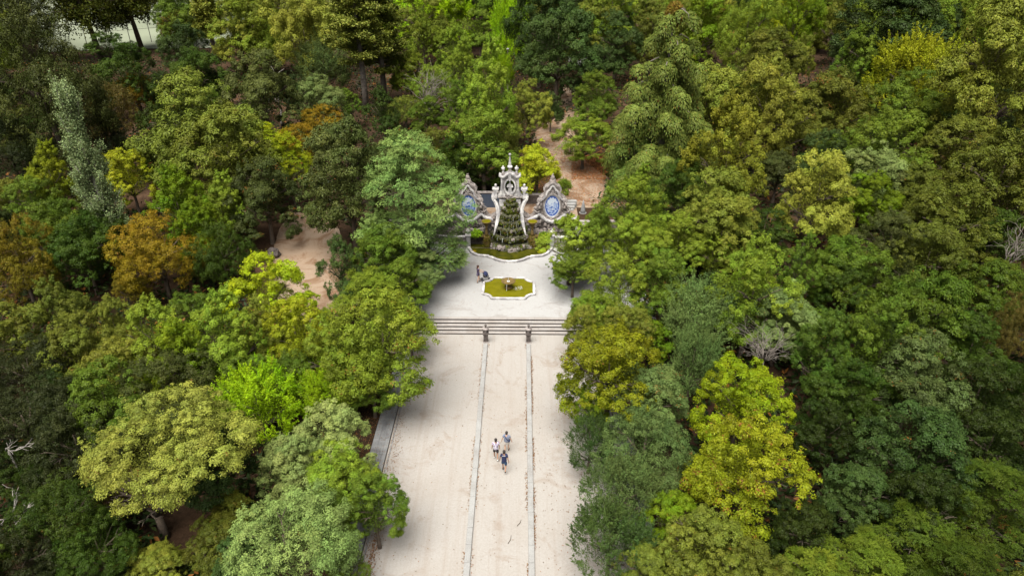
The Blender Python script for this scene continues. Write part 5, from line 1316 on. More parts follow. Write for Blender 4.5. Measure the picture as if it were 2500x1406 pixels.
T(2235, 900, 240, 200, 'bough', 'blue', 'dark blue-green tree with orange tips in the lower right', .08, tone=.62)
T(2390, 950, 190, 180, 'round', 'dark', 'very dark crown at the right edge, lower half')
T(2075, 960, 170, 170, 'round', 'dgreen', 'dark glossy green crown right of the bright yellow-green trees', tone=.95)
T(2010, 1060, 150, 170, 'round', 'dark', 'nearly black crown between the bright yellow-green tree and the blue-green one')
# ---- lower right: leaf tones lowered towards the corner, edge falloff painted in
T(1440, 985, 100, 110, 'round', 'green2', 'green lower flank of the large yellow-green promenade tree', .02)
T(1440, 1080, 130, 120, 'shoot', 'bdark', 'dark spiky crown reaching over the right side of the promenade', tone=1.3)
T(1575, 1100, 220, 200, 'fine', 'blue', 'blue-green fine-leaved tree right of the promenade', tone=.85)
T(1510, 1215, 190, 190, 'shoot', 'blue', 'blue-green fine-leaved tree directly below its twin', tone=.75)
T(1490, 1330, 190, 180, 'shoot', 'bdark', 'dark blue-green tree at the bottom edge right of the promenade', tone=1.5)
T(1640, 1255, 130, 110, 'round', 'green2', 'small lime-green crown left of the largest bright tree', .05, tone=1.2)
T(1715, 1310, 230, 170, 'big', 'olive', 'pale olive tree with curled large leaves at the bottom', .05, tone=.95)
T(1590, 1370, 160, 120, 'big', 'olive', 'large-leaved olive crown at the bottom edge right of the promenade', .03, tone=.9)
T(1835, 1375, 200, 120, 'big', 'olive', 'large-leaved dull crown at the bottom edge below the largest bright tree', .04, tone=.75)
T(1990, 1385, 180, 110, 'feather', 'mid', 'fine-leaved yellow-green crown at the bottom edge, right half', tone=.65)
T(1960, 1280, 160, 130, 'round', 'dark', 'black-green crown below the largest bright tree on its right')
T(2240, 1080, 270, 230, 'big', 'bdark', 'big dark blue-green maple-like tree in the lower right', .03, tone=1.0)
T(2090, 1185, 180, 130, 'big', 'bdark', 'dark blue-green bough-like crown left below the big dark tree', tone=1.1)
T(2420, 1080, 190, 200, 'round', 'dark', 'black-green crown at the right edge, lower third', tone=.9)
T(2250, 1200, 200, 120, 'round', 'dark', 'shaded crown between the dark blue-green tree and the feathery trees')
T(2430, 1230, 240, 230, 'feather', 'green', 'feathery dull green tree at the lower right edge', tone=.55)
T(2230, 1300, 200, 160, 'feather', 'green', 'feathery green tree in the lower right, middle of three', tone=.65)
T(2110, 1350, 190, 120, 'feather', 'mid', 'feathery light green crown at the bottom, left of three', tone=.6)
T(2350, 1370, 240, 120, 'feather', 'green', 'feathery dark crown along the bottom edge, lower right corner', tone=.42)

# ================================================================== trees with a habit of their own
def leaf_object(name, P, N, L, W, t, col, alpha=1.0, v=None, D=None):
    o = bpy.data.objects.new(name, quads_mesh(name, P, N, L, W, M['leaf'], v, D)); link(o, t); o.color = (*gain(col), alpha); return o
def base_of(u, v): x, y, z = gnd(u, v); return x, y, z
def height_at(u, vtop, x, y, z):               # height of a thing standing at x,y whose tip is seen at vtop
    d = ray(u, vtop); t = math.hypot(x, y) / math.hypot(d[0], d[1]); return CAM_H + d[2] * t - z
def gen(seed): return np.random.default_rng(seed)

# silver poplar: a tall narrow crown of upright pale branches
x, y, z = base_of(300, 650); H = 0
P0 = Vector((x, y, z)); H = height_at(165, 190, x, y, z)
t = thing('silver_poplar', 'tall narrow silver-green poplar with white branches standing above the orange tree', 'tree', (x, y, z))
H = min(max(H, 12), 26); g = gen(3); R_ = 1.9
mb = MB(); mb.tube([(0, 0, -.1), (.05, 0, H * .3), (-.25, 0, H * .6), (-.5, .1, H * .93)], [.30, .24, .15, .03], 9)
Pl, Nl, Vl = [], [], []
prof = lambda s: R_ * min(1, s / .14 + .2) * (1 - .74 * s)
for k in range(110):
    s0 = g.uniform(.08, .9); a = g.uniform(0, 6.28); rr = prof(s0) * g.uniform(.35, 1.25)
    if s0 > .5 and (math.cos(a) > .2) and .60 < s0 < .72: rr *= .35
    cx = -.5 * s0
    e = Vector((cx + rr * math.cos(a), rr * math.sin(a), H * min(1, s0 + g.uniform(.08, .15))))
    b = Vector((cx, 0, H * s0)); m_ = b.lerp(e, .5) + Vector((math.cos(a), math.sin(a), 0)) * rr * .22
    mb.tube([b, m_, e], [.06, .045, .018], 5)
    for q in range(9):
        f = g.uniform(.4, 1.08); c = b.lerp(m_, min(1, f * 2)) if f < .5 else m_.lerp(e, (f - .5) * 2)
        n = 44; Pl.append(np.array(c) + g.normal(size=(n, 3)) * [.17, .17, .24]); Vl.append(np.full(n, g.random()))
mb.build('trunk', M['palebark'], t, smooth=True)
Pl = np.concatenate(Pl); n = len(Pl); v = g.random((n, 3)); v[:, 0] = np.concatenate(Vl) * .6 + v[:, 0] * .4
leaf_object('crown', Pl, g.normal(size=(n, 3)) + [0, 0, .5], .065, .036, t, (.150, .195, .190), 1, v)

# weeping cedars: hanging curtains on spreading boughs
def cedar(label, ub, vb, ut, vt, Rw, col, seed, dens=1.0, top_acc=False):
    x, y, z = base_of(ub, vb); H = height_at(ut, vt, x, y, z); g = gen(seed)
    t = thing('weeping_cedar', label, 'tree', (x, y, z), 0, 'weeping cedars')
    mb = MB(); mb.tube([(0, 0, -.1), (.1, 0, H * .3), (-.1, .1, H * .6), (0, 0, H * .96)], [.42, .33, .2, .04], 10)
    Pl, Nl, Vl, Dl = [], [], [], []
    tiers = int(7 * dens)
    for ti in range(tiers):
        s0 = .14 + .83 * (ti / (tiers - 1)); Lr = Rw * max(.13, (1.04 - s0)) ** .60; nbt = max(3, int(7 - 4 * s0 + 1))
        for k in range(nbt):
            a = 6.283 * (k + g.uniform(-.28, .28)) / nbt + ti * 1.9; L = Lr * g.uniform(.72, 1.12)
            d = Vector((math.cos(a), math.sin(a), 0)); b = Vector((0, 0, H * s0 + g.uniform(-.5, .5)))
            pts = [b, b + d * L * .45 + Vector((0, 0, .7)), b + d * L * .85 + Vector((0, 0, .3)), b + d * L + Vector((0, 0, -.5))]
            mb.tube(pts, [.10, .07, .04, .015], 6)
            for q in range(3 if L > 2.2 else 2):
                f = ([.45, .78, 1.0] if L > 2.2 else [.55, 1.0])[q]; c = b.lerp(pts[3], f) + Vector((g.uniform(-.5, .5), g.uniform(-.5, .5), .8 - .7 * f))
                w = (.58 + L * .13) * g.uniform(.8, 1.2); n = int(900 * min(2.4, w * w))
                th = g.uniform(0, 6.28, n); rr = w * np.sqrt(g.random(n)); strand = np.floor(th * 8); sr = np.sin(strand * 12.9)
                edge = np.clip((rr / w - .6) / .4, 0, 1); drop = g.random(n) * (.7 + .75 * w) * (1 + .4 * sr)
                Pl.append(np.stack([c.x + rr * (1 + .12 * sr) * np.cos(th), c.y + rr * (1 + .12 * sr) * np.sin(th), c.z + .65 * w * (1 - (rr / w) ** 2) - drop * edge], 1) + g.normal(size=(n, 3)) * .03)
                Nl.append(np.stack([np.cos(th) * (.35 + .7 * edge), np.sin(th) * (.35 + .7 * edge), 1.1 - .75 * edge], 1) + g.normal(size=(n, 3)) * .22)
                Dl.append(np.stack([np.cos(th) * .7, np.sin(th) * .7, np.full(n, -1.0)], 1) + g.normal(size=(n, 3)) * .2)
                vv = g.random((n, 3)); vv[:, 0] = .25 * vv[:, 0] + .30 * g.random() + .2 * ((strand % 3) / 2) + .2 * (1 - edge); Vl.append(vv)
    mb.build('trunk', M['greybark'], t, smooth=True)
    Pl, Nl, Dl, Vl = map(np.concatenate, (Pl, Nl, Dl, Vl)); 
    leaf_object('crown', Pl, Nl, .13, .042, t, col, .99, Vl, Dl)
    if top_acc:
        n = 3500; P = unit(g.normal(size=(n, 3))) * [.9, .9, 1.25] * (g.random((n, 1)) ** .3) + [0, 0, H * .985]
        leaf_object('brown_top', P, g.normal(size=(n, 3)) + [0, 0, .6], .12, .035, t, (.135, .105, .035), .8)['label'] = 'browned top of the cedar'
    return t
cedar('tall weeping cedar with curtains of foliage and a browned top, right of the earth path', 1600, 465, 1585, 28, 5.6, (.105, .135, .060), 4, 1.15, True)
cedar('smaller weeping cedar in front of the tall one', 1545, 470, 1550, 300, 3.2, (.095, .140, .060), 6, .7)

# the two tall cypresses at the top, trunks bare below
def cypress(label, ub, vb, ut, vt, Rw, crown0, seed, col, bare=True):
    x, y, z = base_of(ub, vb); H = height_at(ut, vt, x, y, z); H = min(H, 30); g = gen(seed)
    t = thing('tall_cypress', label, 'tree', (x, y, z), 0)
    mb = MB(); mb.tube([(0, 0, -.1), (.05, 0, H * .3), (-.1, .05, H * .65), (-.1, 0, H * .98)], [.46, .38, .28, .06], 10)
    Pl, Nl, Vl = [], [], []
    for k in range(130):
        s0 = crown0 + (1 - crown0) * g.random() ** .8; a = g.uniform(0, 6.28); L = Rw * (.45 + .75 * math.sin(min(1, (1.02 - s0) / (1 - crown0) * 1.2) * math.pi / 2)) * g.uniform(.5, 1.1)
        b = Vector((0, 0, H * s0)); e = b + Vector((math.cos(a) * L, math.sin(a) * L, L * .25)); 
        if k % 2: mb.tube([b, b.lerp(e, .5) + Vector((0, 0, -.08)), e], [.06, .04, .01], 5)
        for q in range(4):
            c = b.lerp(e, g.uniform(.35, 1.0)); w = g.uniform(.45, .95); n = 120
            P = g.normal(size=(n, 3)) * [w * .5, w * .5, w * .26] + np.array(c); Pl.append(P); Nl.append(g.normal(size=(n, 3)) * .45 + [0, 0, .9]); vv = g.random((n, 3)); vv[:, 0] = .4 * vv[:, 0] + .6 * g.random(); Vl.append(vv)
    for k in range(14):
        s0 = g.uniform(crown0 * .35, crown0); a = g.uniform(0, 6.28); L = g.uniform(.6, 1.8)
        mb.tube([(0, 0, H * s0), (math.cos(a) * L * .6, math.sin(a) * L * .6, H * s0 + .1), (math.cos(a) * L, math.sin(a) * L, H * s0 + .5)], [.06, .04, .012], 5)
    mb.build('trunk', M['greybark'], t, smooth=True)
    Pl, Nl, Vl = map(np.concatenate, (Pl, Nl, Vl)); leaf_object('crown', Pl, Nl, .20, .08, t, col, 1, Vl)
cypress('tall cypress with a long bare grey trunk, left of the pair at the top', 895, 275, 885, -60, 3.8, .36, 8, (.150, .170, .07))
cypress('darker tall cypress, right of the pair at the top', 940, 255, 935, -50, 4.4, .24, 9, (.110, .130, .05))
cypress('slender olive conifer with a thin visible trunk in the upper left', 528, 150, 505, -10, 2.4, .36, 12, (.15, .165, .06))

# open plane trees in front of the pale field
def open_tree(label, ub, vb, ut, vt, Rw, seed, col, dens=1.0, lean=0.0):
    x, y, z = base_of(ub, vb); H = min(26, height_at(ut, vt, x, y, z)); g = gen(seed)
    t = thing('plane_tree', label, 'tree', (x, y, z), 0, 'dark plane trees in front of the pale field')
    mb = MB(); tr = [Vector((0, 0, -.1)), Vector((lean * .3, 0, H * .35)), Vector((lean * .8, 0, H * .7)), Vector((lean, 0, H))]
    mb.tube(tr, [.55, .42, .30, .08], 10); Pl, Vl = [], []
    for k in range(int(38 * dens)):
        s0 = g.uniform(.40, .98); a = g.uniform(0, 6.28); L = Rw * g.uniform(.4, 1.1); c = Vector((lean * s0, 0, H * s0)); e = c + Vector((math.cos(a) * L, math.sin(a) * L, g.uniform(.2, 1.8)))
        mb.tube([c, c.lerp(e, .5) + Vector((0, 0, .3)), e], [.11, .07, .02], 5)
        for q in range(5):
            p = c.lerp(e, g.uniform(.35, 1.1)) + Vector((0, 0, g.uniform(-1.2, .6))); n = 46
            Pl.append(g.normal(size=(n, 3)) * .6 + np.array(p)); Vl.append(np.full(n, g.random()))
    mb.build('trunk', M['bark'], t, smooth=True)
    Pl = np.concatenate(Pl); n = len(Pl); v = g.random((n, 3)); v[:, 0] = .6 * np.concatenate(Vl) + .4 * v[:, 0]
    leaf_object('crown', Pl, g.normal(size=(n, 3)) + [0, 0, .4], .22, .13, t, col, 1, v)
open_tree('dark leaning plane tree before the pale field, leftmost of the open trees', 250, 150, 190, -60, 7.0, 21, (.040, .048, .014), 2.0, -1.5)
open_tree('dark plane tree with thick bare trunk before the pale field, middle of three', 348, 125, 320, -60, 6.5, 22, (.042, .050, .014), 1.9, -1.4)
open_tree('dark plane tree before the pale field, rightmost of the open trees', 436, 60, 425, -90, 6.0, 23, (.05, .06, .016), 1.7, -.8)

# big yellowish tree with the forked trunk in view
def forked(label, ub, vb, u, v, w, h, col, seed, nq, base=.21):
    x, y, z = base_of(ub, vb); g = gen(seed)
    d = ray(u, v); tt = math.hypot(x, y) / math.hypot(d[0], d[1]); cz = CAM_H + d[2] * tt - z; cx = d[0] * tt - x + .0
    dist = tt; R_ = w / 2 * dist / F_PX * 1.0; RZ = R_ * .70; cz = max(cz + .5, RZ + 2.6)
    t = thing('locust_tree', label, 'tree', (x, y, z), 0)
    mb = MB(); mb.tube([(0, 0, -.1), (.0, 0, .4), (-.1, .1, 1.5)], [base * 1.4, base, base * .85], 10)
    fk = Vector((-.1, .1, 1.4)); Pl, Vl = [], []
    def branch(p, d, L, r, dep):
        e = p + d * L; m_ = p.lerp(e, .5) + Vector(g.uniform(-.12, .12, 3)) * L
        mb.tube([p, m_, e], [r, r * .8, r * .55], 6 if r > .04 else 4)
        if dep == 0: ends.append(e); return
        for _ in range(3 if dep > 1 else 3):
            nd_ = (d + Vector(g.normal(0, .5, 3)) * Vector((1, 1, .6)) if False else d + Vector((g.normal(0, .55), g.normal(0, .55), g.normal(0.05, .32)))).normalized(); branch(e, nd_, L * g.uniform(.62, .85), r * .58, dep - 1)
    ends = []
    for k in range(6):
        a = k * 1.05 + g.uniform(-.3, .3); out = Vector((math.cos(a) * .55 + cx / cz, math.sin(a) * .6, 1.0 + .3 * (k % 2))).normalized()
        branch(fk, out, R_ * .30, base * .62, 3)
    mb.build('trunk', M['bark'], t, smooth=True)
    c = bpy.data.objects.new('crown', make_crown('locust', seed)); link(c, t); sp = SPEC['locust']
    c.location = (cx * .9, 0, cz); c.scale = (R_ / sp['R'], R_ / sp['R'], RZ / sp['R'] / sp['asp']); c.color = (*gain(col), .97)
forked('big yellowish-olive tree with a dark forked trunk in the lower left', 405, 1310, 455, 1085, 375, 330, (.158, .176, .065), 31, 36000)

# bare and dead wood
def bare(name, label, u, v, size, seed, n0, spread, mat, up=1.0, dep=3, r0=.05, lift=0.0, group=None, tilt=(0, 0)):
    x, y, z = gnd(u, v, lift); z += lift; g = gen(seed); t = thing(name, label, 'dead tree' if name != 'bare_shrub' else 'shrub', (x, y, z), 0, group)
    def br(mb, p, d, L, r, k):
        e = p + d * L; m_ = p.lerp(e, .5) + Vector(g.uniform(-.16, .16, 3)) * L
        mb.tube([p, m_, e], [r, r * .78, r * .5], 6 if r > .03 else 4)
        if k == 0: return
        for _ in range(int(g.integers(2, 4))):
            br(mb, e if g.random() < .6 else m_, (d + Vector((g.normal(0, .55), g.normal(0, .55), g.normal(.0, .4)))).normalized(), L * g.uniform(.6, .9), r * .6, k - 1)
    for i in range(n0):
        mb = MB(); a = 6.28 * i / n0 + g.uniform(-.3, .3); d = Vector((math.cos(a) * spread + tilt[0], math.sin(a) * spread + tilt[1], up)).normalized()
        if lift and i == 0: mb.tube([(0, 0, -lift), (.05, .03, -lift / 2), (0, 0, 0)], [r0 * 1.3, r0, r0], 6)
        br(mb, Vector((math.cos(a) * .1, math.sin(a) * .1, 0)), d, size * g.uniform(.25, .4), r0, dep)
        mb.build('branch', mat, t, smooth=True)
    return t
bare('bare_shrub', 'leafless pale grey tangled shrub between the dark trees on the right', 1865, 880, 3.3, 51, 13, .6, M['greybark'], .9, 3, .04, 3.0)
bare('dead_tree', 'small white dead tree with a forked top in the upper left woods', 690, 322, 9.0, 52, 1, .1, M['palebark'], 1.6, 3, .20, .0, None, (0, 0))
bare('dead_tree', 'leafless brown twiggy thicket left of the tall pointed green tree', 1048, 300, 9, 53, 9, .22, M['greybark'], 1.3, 3, .09)
bare('dead_tree', 'leafless reddish-grey twigs beside the brown twiggy thicket', 1110, 290, 6, 54, 5, .3, M['greybark'], 1.2, 3, .07)
bare('dead_tree', 'pale leafless fan of branches at the right edge', 2455, 650, 4.2, 55, 7, .4, M['greybark'], 1.0, 3, .05, 4.0, None, (.5, 0))
0 and bare('dead_tree', 'thin dead branches sticking out of the dark right-hand trees', 2260, 740, 2.6, 56, 3, .6, M['palebark'], .3, 2, .035, 5.5, None, (-.3, -.4))
bare('dead_tree', 'white crooked dead branches at the lower left edge', 30, 1260, 2.0, 57, 3, .6, M['palebark'], .5, 2, .05, 4.0, None, (.4, -.2))
0 and bare('dead_tree', 'bent pale dead branch over the dark crown in the lower left', 75, 1290, 1.4, 58, 2, .6, M['palebark'], .4, 3, .04, 4.2, None, (.6, -.3))
bare('dead_tree', 'long bare branch above the small dark crown at the left edge', 20, 1100, 2.2, 59, 2, .5, M['palebark'], .4, 2, .045, 4.0, None, (.9, 0))

# araucaria beside the yellowish tree, palm by the path, garden bushes, rock, post
x, y, z = base_of(1240, 345); t = thing('araucaria', 'slim araucaria with tiered drooping boughs behind the fountain spire', 'tree', (x, y, z)); H = height_at(1238, 215, x, y, z); g = gen(61)
mb = MB(); mb.tube([(0, 0, 0), (0, 0, H)], [.14, .03], 8); Pl = []
for k in range(14):
    s0 = .22 + .76 * k / 14; L = (1.05 - s0) * 2.3 + .2
    for q in range(6):
        a = q * 1.047 + k * .4; e = Vector((math.cos(a) * L, math.sin(a) * L, H * s0 - .1)); b = Vector((0, 0, H * s0 - .25)); mb.tube([b, b.lerp(e, .6) + Vector((0, 0, -.12)), e], [.035, .025, .01], 4)
        for f in np.linspace(.2, 1, 9): Pl.append(g.normal(size=(9, 3)) * [.09, .09, .06] + np.array(b.lerp(e, f)))
mb.build('trunk', M['greybark'], t); Pl = np.concatenate(Pl); leaf_object('crown', Pl, g.normal(size=Pl.shape) * .5 + [0, 0, .8], .11, .04, t, (.045, .085, .020))
def palm(label, u, v, H, L, seed):
    x, y, z = base_of(u, v); t = thing('palm', label, 'palm', (x, y, z)); g = gen(seed)
    MB().tube([(0, 0, -.1), (0, 0, H)], [.2, .16], 10).build('trunk', M['bark'], t)
    for k in range(15):
        a = k * 2.4; el = g.uniform(.1, .9); Pl, Dl = [], []; pr = None; pts = []
        for s_ in np.linspace(0, 1, 12):
            p = Vector((math.cos(a) * L * s_ * math.cos(el), math.sin(a) * L * s_ * math.cos(el), H + L * s_ * math.sin(el) - .75 * L * s_ * s_)); pts.append(p)
            side = Vector((-math.sin(a), math.cos(a), 0))
            for sg in (-1, 1): Pl.append(np.array(p + side * sg * .16)); Dl.append(np.array(side * sg + Vector((math.cos(a) * .5, math.sin(a) * .5, -.3))))
        Pl, Dl = np.array(Pl), np.array(Dl)
        o = leaf_object('frond', Pl, g.normal(size=Pl.shape) * .15 + [0, 0, 1], .24, .035, t, (.10, .15, .02), 1, None, Dl)
        MB().tube(pts, .018, 4).build('rib', M['greybark'], o)
palm('small feathery palm beside the earth path behind the bright yellow-green tree', 1395, 372, 1.0, 2.6, 71)
for (u, v, r, col, lb) in ((1310, 488, .8, (.14, .16, .03), 'dull yellow-green bush behind the low dark wall'), (1378, 458, .8, (.12, .17, .03), 'leafy green bush behind the right medallion'), (1500, 460, .9, (.09, .13, .03), 'green bush right of the earth path opening')):
    x, y, z = base_of(u, v); bush(lb, x, y, z, r, col, 60, .085)
x, y, z = base_of(668, 628); t = thing('boulder', 'dark boulder at the left side of the sandy clearing', 'boulder', (x, y, z)); MB().blob((0, 0, .35), (.6, .5, .55), 5, 3, .5).build('stone', M['dark_stone'], t, smooth=True)
x, y, z = base_of(1376, 335); t = thing('wooden_post', 'short dark post at the edge of the earth path', 'post', (x, y, z)); MB().tube([(0, 0, 0), (0, 0, 1.2)], .09, 8).build('post', M['bark'], t)
x, y, z = base_of(1240, 225); t = thing('lamp_post', 'thin lamp post with a small pale head behind the fountain', 'lamp post', (x, y, z)); MB().tube([(0, 0, 0), (0, 0, 6.5)], [.08, .05], 8).build('pole', M['greybark'], t); MB().blob((0, 0, 6.6), (.22, .22, .14), 1, 2, 0).build('lamp_head', M['kerb_stone'], t)
# fence along the pale field
x0, y0, z0 = base_of(215, 118); x1, y1, z1 = base_of(420, 100)
t = thing('field_fence', 'thin wire fence with posts along the near side of the pale field', 'fence', (x0, y0, z0))
pm = MB().tube([(0, 0, 0), (0, 0, 4.2)], .07, 6).mesh('post', M['dark_stone'])
for k in range(5):
    f = k / 4; o = bpy.data.objects.new('post', pm); link(o, t); o.location = ((x1 - x0) * f, (y1 - y0) * f, gh(x0 + (x1 - x0) * f, y0 + (y1 - y0) * f) - z0)
for hgt in (2.9,): MB().tube([(0, 0, hgt), (x1 - x0, y1 - y0, z1 - z0 + hgt)], .035, 5).build('rail', M['dark_stone'], t)

# ================================================================== loose litter
def litter(name, P, size, cols, parent=None):
    P = np.array(P); n = len(P); v = rng.random((n, 3)); N = rng.normal(size=(n, 3)) * .35 + [0, 0, 1]
    o = bpy.data.objects.new(name, quads_mesh(name, P, N, size * (.6 + .8 * rng.random(n)), size * .45, M['leaf'], v)); link(o); o.color = (*cols, .62); o['kind'] = 'stuff'; return o
P = []
def lay(x, y, h=.045): P.append((x, y, h + random.uniform(0, .02)))
for xk, s in ((-2.57, -1), (-2.57, 1), (.68, -1), (.68, 1)):
    w = {(-2.57, -1): 350, (-2.57, 1): 350, (.68, -1): 800, (.68, 1): 1300}[(xk, s)]
    for _ in range(w):
        y = random.uniform(14, 43.3)
        if noise.noise(Vector((y * .5, xk, s))) < -.18 + .2 * random.random(): continue
        lay(xk + s * (.17 + abs(random.gauss(0, .06))), y)
for _ in range(1500): x = random.uniform(1.0, 6.0); lay(x, random.uniform(15, 36)) if random.random() < (x / 6) else None
for _ in range(1500): lay(-7.95 + abs(random.gauss(0, .45)), random.uniform(15, 44))
for _ in range(500): lay(random.uniform(-8, 6), random.uniform(15, 44.3))
for _ in range(900): lay(-7.6 + abs(random.gauss(0, .2)), random.uniform(18, 26))
for _ in range(3200): lay(random.uniform(-10.4, -9.1), random.uniform(12, 44), .05)
for _ in range(700): lay(random.uniform(-9.0, -8.0), random.uniform(12, 44), .11)
for _ in range(500): lay(random.uniform(-12, 10), random.uniform(46.5, 58.5), PLZ + .02)
for _ in range(700): lay(random.choice((-1, 1)) * random.uniform(4, 9) + AX, random.uniform(50, 58.9), PLZ + .02)
litter('fallen_leaves', P, .042, (.20, .11, .05))
P = []
for _ in range(9000):
    a, b = random.uniform(1300, 1560), random.uniform(330, 505); x, y, z = gnd(a, b); P.append((x, y, z + .07))
for _ in range(5000):
    a, b = random.uniform(1395, 1480), random.uniform(380, 440); x, y, z = gnd(a, b); P.append((x, y, z + .07))
litter('leaf_litter', P, .07, (.30, .12, .04))
for k, (u, v, a, L) in enumerate(((1262, 1285, .9, .5), (1240, 1328, 1.1, .6))):
    x, y = gz(u, v); o = MB().tube([(0, 0, .05), (L * .5 * math.cos(a), L * .5 * math.sin(a), .07), (L * math.cos(a + .2), L * math.sin(a + .2), .05)], [.014, .018, .006], 5).build('twig', M['bark'], None, loc=(x, y, 0)); tag(o, ['dark twig lying on the middle path behind the walkers', 'thin twig lying nearest to the bottom on the middle path'][k], 'twig')

# ================================================================== woods that close the gaps, same trees, further back and beyond the frame
def project(x, y, z):
    fw, rt, up = ray(1250, 703), (math.cos(YAW), math.sin(YAW), 0), (-math.sin(YAW) * math.sin(PITCH), math.cos(YAW) * math.sin(PITCH), math.cos(PITCH))
    q = (x, y, z - CAM_H); dd = sum(a * b for a, b in zip(q, fw))
    return 1250 + F_PX * sum(a * b for a, b in zip(q, rt)) / dd, 703 - F_PX * sum(a * b for a, b in zip(q, up)) / dd, dd
OPEN = ((120, 480, -80, 125), (620, 850, 535, 745), (1310, 1440, 290, 520), (1390, 1475, 380, 470), (300, 420, 450, 500), (1120, 1215, 455, 520), (875, 925, 150, 285))
def ok_spot(x, y, r, ztop):
    if -11.5 < x < 9.8 and y < 62: return False
    if y < 66 and -8.5 < x < 9: return False
    if -27 < x < -10 and 50 < y < 66 and x > -24: return False            # clearing
    if 1 < x < 15 and 60 < y < 92: return False                          # upper path
    u, v, dd = project(x, y, gh(x, y) + 4)
    if dd > 5:
        if v < -260 or v > 1700: return False
        q = r * F_PX / dd
        for (a, b, c, d) in OPEN:
            if a - q < u < b + q and c - q < v < d + q: return False
        u2, v2, d2 = project(x, y, gh(x, y) + r + 1.4)
        for (a, b, hw, hh, tx, ty) in SCR:
            if math.hypot(tx, ty) > math.hypot(x, y) - .5 and abs(u2 - a) < hw * .75 + q * .35 and abs(v2 - b) < hh * .75 + q * .3: return False
    for (a, b, c, d) in USED:
        if (x - a) ** 2 + (y - b) ** 2 < (max(c, r) * (.62 if y < 100 else .5)) ** 2: return False
    return True
rr = random.Random(12); cnt = 0
HIDDEN = {k for a, b in ((0, 2), (5, 11), (13, 19), (23, 29), (34, 39), (43, 49), (53, 59), (63, 70), (75, 81), (92, 99), (103, 103), (110, 117), (124, 124), (132, 138), (141, 141), (155, 162), (166, 166), (178, 184), (189, 194), (203, 208), (216, 221), (233, 238), (248, 248), (251, 257), (262, 263), (273, 274), (280, 282), (284, 286), (290, 292), (294, 294), (297, 298), (300, 300), (302, 302), (305, 313), (315, 321), (323, 328), (332, 356), (360, 384), (388, 413), (417, 443), (447, 473), (478, 480),) for k in range(a, b + 1)}      # spots where a tree would stand wholly behind others
FOBJ = {}
SHADE = {'dgreen': 'dark green', 'dark': 'very dark', 'bdark': 'dark bluish', 'green': 'green', 'olive': 'olive', 'mid': 'mid green', 'yolive': 'yellow-olive', 'green2': 'deep green'}
FORM = {'round': 'round', 'bough': 'lobed', 'fine': 'dense', 'peaky': 'pointed'}
TAKEN = collections.Counter(); PEND = []
def short(lb):
    for w in (',', ' with ', ' behind ', ' in the ', ' at the ', ' below ', ' above ', ' left of ', ' right of ', ' between ', ' near ', ' beside ', ' that ', ' whose ', ' before ', ' just ', ' directly ', ' on the ', ' reaching ', ' hiding ', ' standing ', ' sticking ', ' touching ', ' over '):
        k = lb.find(w)
        if k > 12: lb = lb[:k]
    return ' '.join(lb.split()[:6])
def filler(x, y, r, kind, col, far, tone=1.0, tall=1.0):
    g = gh(x, y); rz = r * rr.uniform(.9, 1.25) * tall; zc = rz + 1.4; i = rr.randrange(1000); rot = rr.uniform(0, 6.28); fid = len(FOBJ); FOBJ[fid] = None
    USED.append((x, y, r, g + zc + rz))
    if fid in HIDDEN: return
    t = thing(SPN[kind], 'tree', 'tree', (x, y, g), rot, 'far trees along the top of the picture' if far else 'low dark trees in the gaps'); sp = SPEC[kind]; FOBJ[fid] = t.name
    c = bpy.data.objects.new('crown', CROWNS[kind][i % len(CROWNS[kind])]); link(c, t); c.location = (0, 0, zc); c.scale = (r / sp['R'], r / sp['R'], rz / sp['R'] / sp['asp'])
    k = gain(PAL[col]); c.color = (k[0] * tone, k[1] * tone, k[2] * tone, .97)
    b = bpy.data.objects.new('trunk', TRUNKS[i % 5]); link(b, t); b.scale = (r, r, zc)
    u, v, dd = project(x, y, g + zc); best = min(LAB, key=lambda q: math.hypot(q[0] - u, q[1] - v)); du, dv = u - best[0], v - best[1]
    side = ('right of' if du > 0 else 'left of') if abs(du) > abs(dv) else ('below' if dv > 0 else 'above')
    lb = ('far ' if far else 'low ') + SHADE[col] + ' ' + FORM[kind] + ' crown ' + side + ' the ' + short(best[2])
    PEND.append((t, lb, u, v))
def settle():
    by = {}
    for q in PEND: by.setdefault(q[1], []).append(q)
    for lb, qs in by.items():
        qs.sort(key=lambda q: q[2])
        for n, (t, _, u, v) in enumerate(qs):
            t['label'] = lb if len(qs) == 1 else lb + ', ' + (['left one', 'right one'] if len(qs) == 2 else ['first from left', 'second from left', 'third from left', 'fourth from left', 'fifth from left', 'sixth from left', 'seventh from left', 'eighth from left'])[min(n, 7)]
y = 12.0
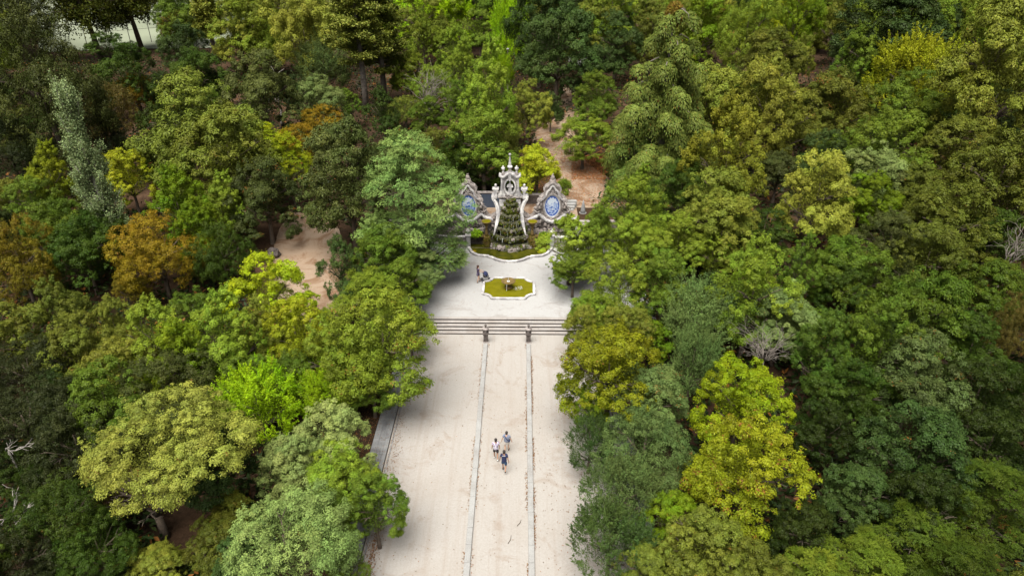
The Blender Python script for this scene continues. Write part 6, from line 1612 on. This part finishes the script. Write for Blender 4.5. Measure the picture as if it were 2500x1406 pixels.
while y < 205:
    step = 6.6 if y < 100 else 8.2
    half = 30 + y * .80
    x = -half
    while x < half:
        px, py = x + rr.uniform(-1.6, 1.6), y + rr.uniform(-1.6, 1.6); r = rr.uniform(2.2, 3.0) if y < 100 else rr.uniform(4.6, 6.4)
        if y > 150 and px < -60 and py < 330 and -230 < px: 
            u_ok = False
        else: u_ok = True
        if u_ok and ok_spot(px, py, r, 0):
            kind = rr.choice(('round', 'round', 'bough', 'fine', 'peaky')); col = rr.choice(('dgreen', 'dark', 'bdark', 'green', 'olive', 'dgreen'))
            if y < 100: filler(px, py, r * .85, kind, col, False, .8)  # gap trees toned down: deep shade between crowns put into leaf colour
            else: filler(px, py, r, kind, rr.choice(('green', 'olive', 'mid', 'mid', 'yolive', 'bdark', 'green2', 'olive')), True, rr.uniform(.85, 1.2), 1.35)
            cnt += 1
        x += step
    y += step
settle()
print('fillers', cnt, 'trees', len(USED))

# undergrowth of low shoots added to darken the gaps, shade put into its colour
g = gen(77); PT = []
n0 = 150000; yy = 16 + 120 * g.random(n0) ** 1.25; xx = (g.random(n0) * 2 - 1) * (14 + yy * .78); keep = []
for i in range(n0):
    x, y = float(xx[i]), float(yy[i])
    if -11 < x < 9.2 and y < 62: continue
    if -9 < x < 8 and y < 65.6: continue
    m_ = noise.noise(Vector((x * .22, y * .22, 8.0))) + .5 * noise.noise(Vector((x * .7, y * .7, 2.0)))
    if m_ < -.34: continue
    z = gh(x, y); u, v, dd = project(x, y, z + .5)
    if not (-100 < u < 2600 and -60 < v < 1500): continue
    if any(a < u < b and c < v < d for a, b, c, d in OPEN[:5]) or (400 < u < 560 and 1180 < v < 1360): continue
    hgt = max(.1, (m_ + .5) * 1.6) * (g.random() ** .6)
    keep.append((x, y, z + hgt * 1.1))
P = np.array(keep); n = len(P); v_ = g.random((n, 3)); v_[:, 2] *= .98
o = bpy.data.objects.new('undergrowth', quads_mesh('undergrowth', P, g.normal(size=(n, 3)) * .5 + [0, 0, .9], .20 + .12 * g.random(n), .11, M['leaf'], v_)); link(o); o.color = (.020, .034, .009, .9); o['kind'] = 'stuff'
print('undergrowth', n)
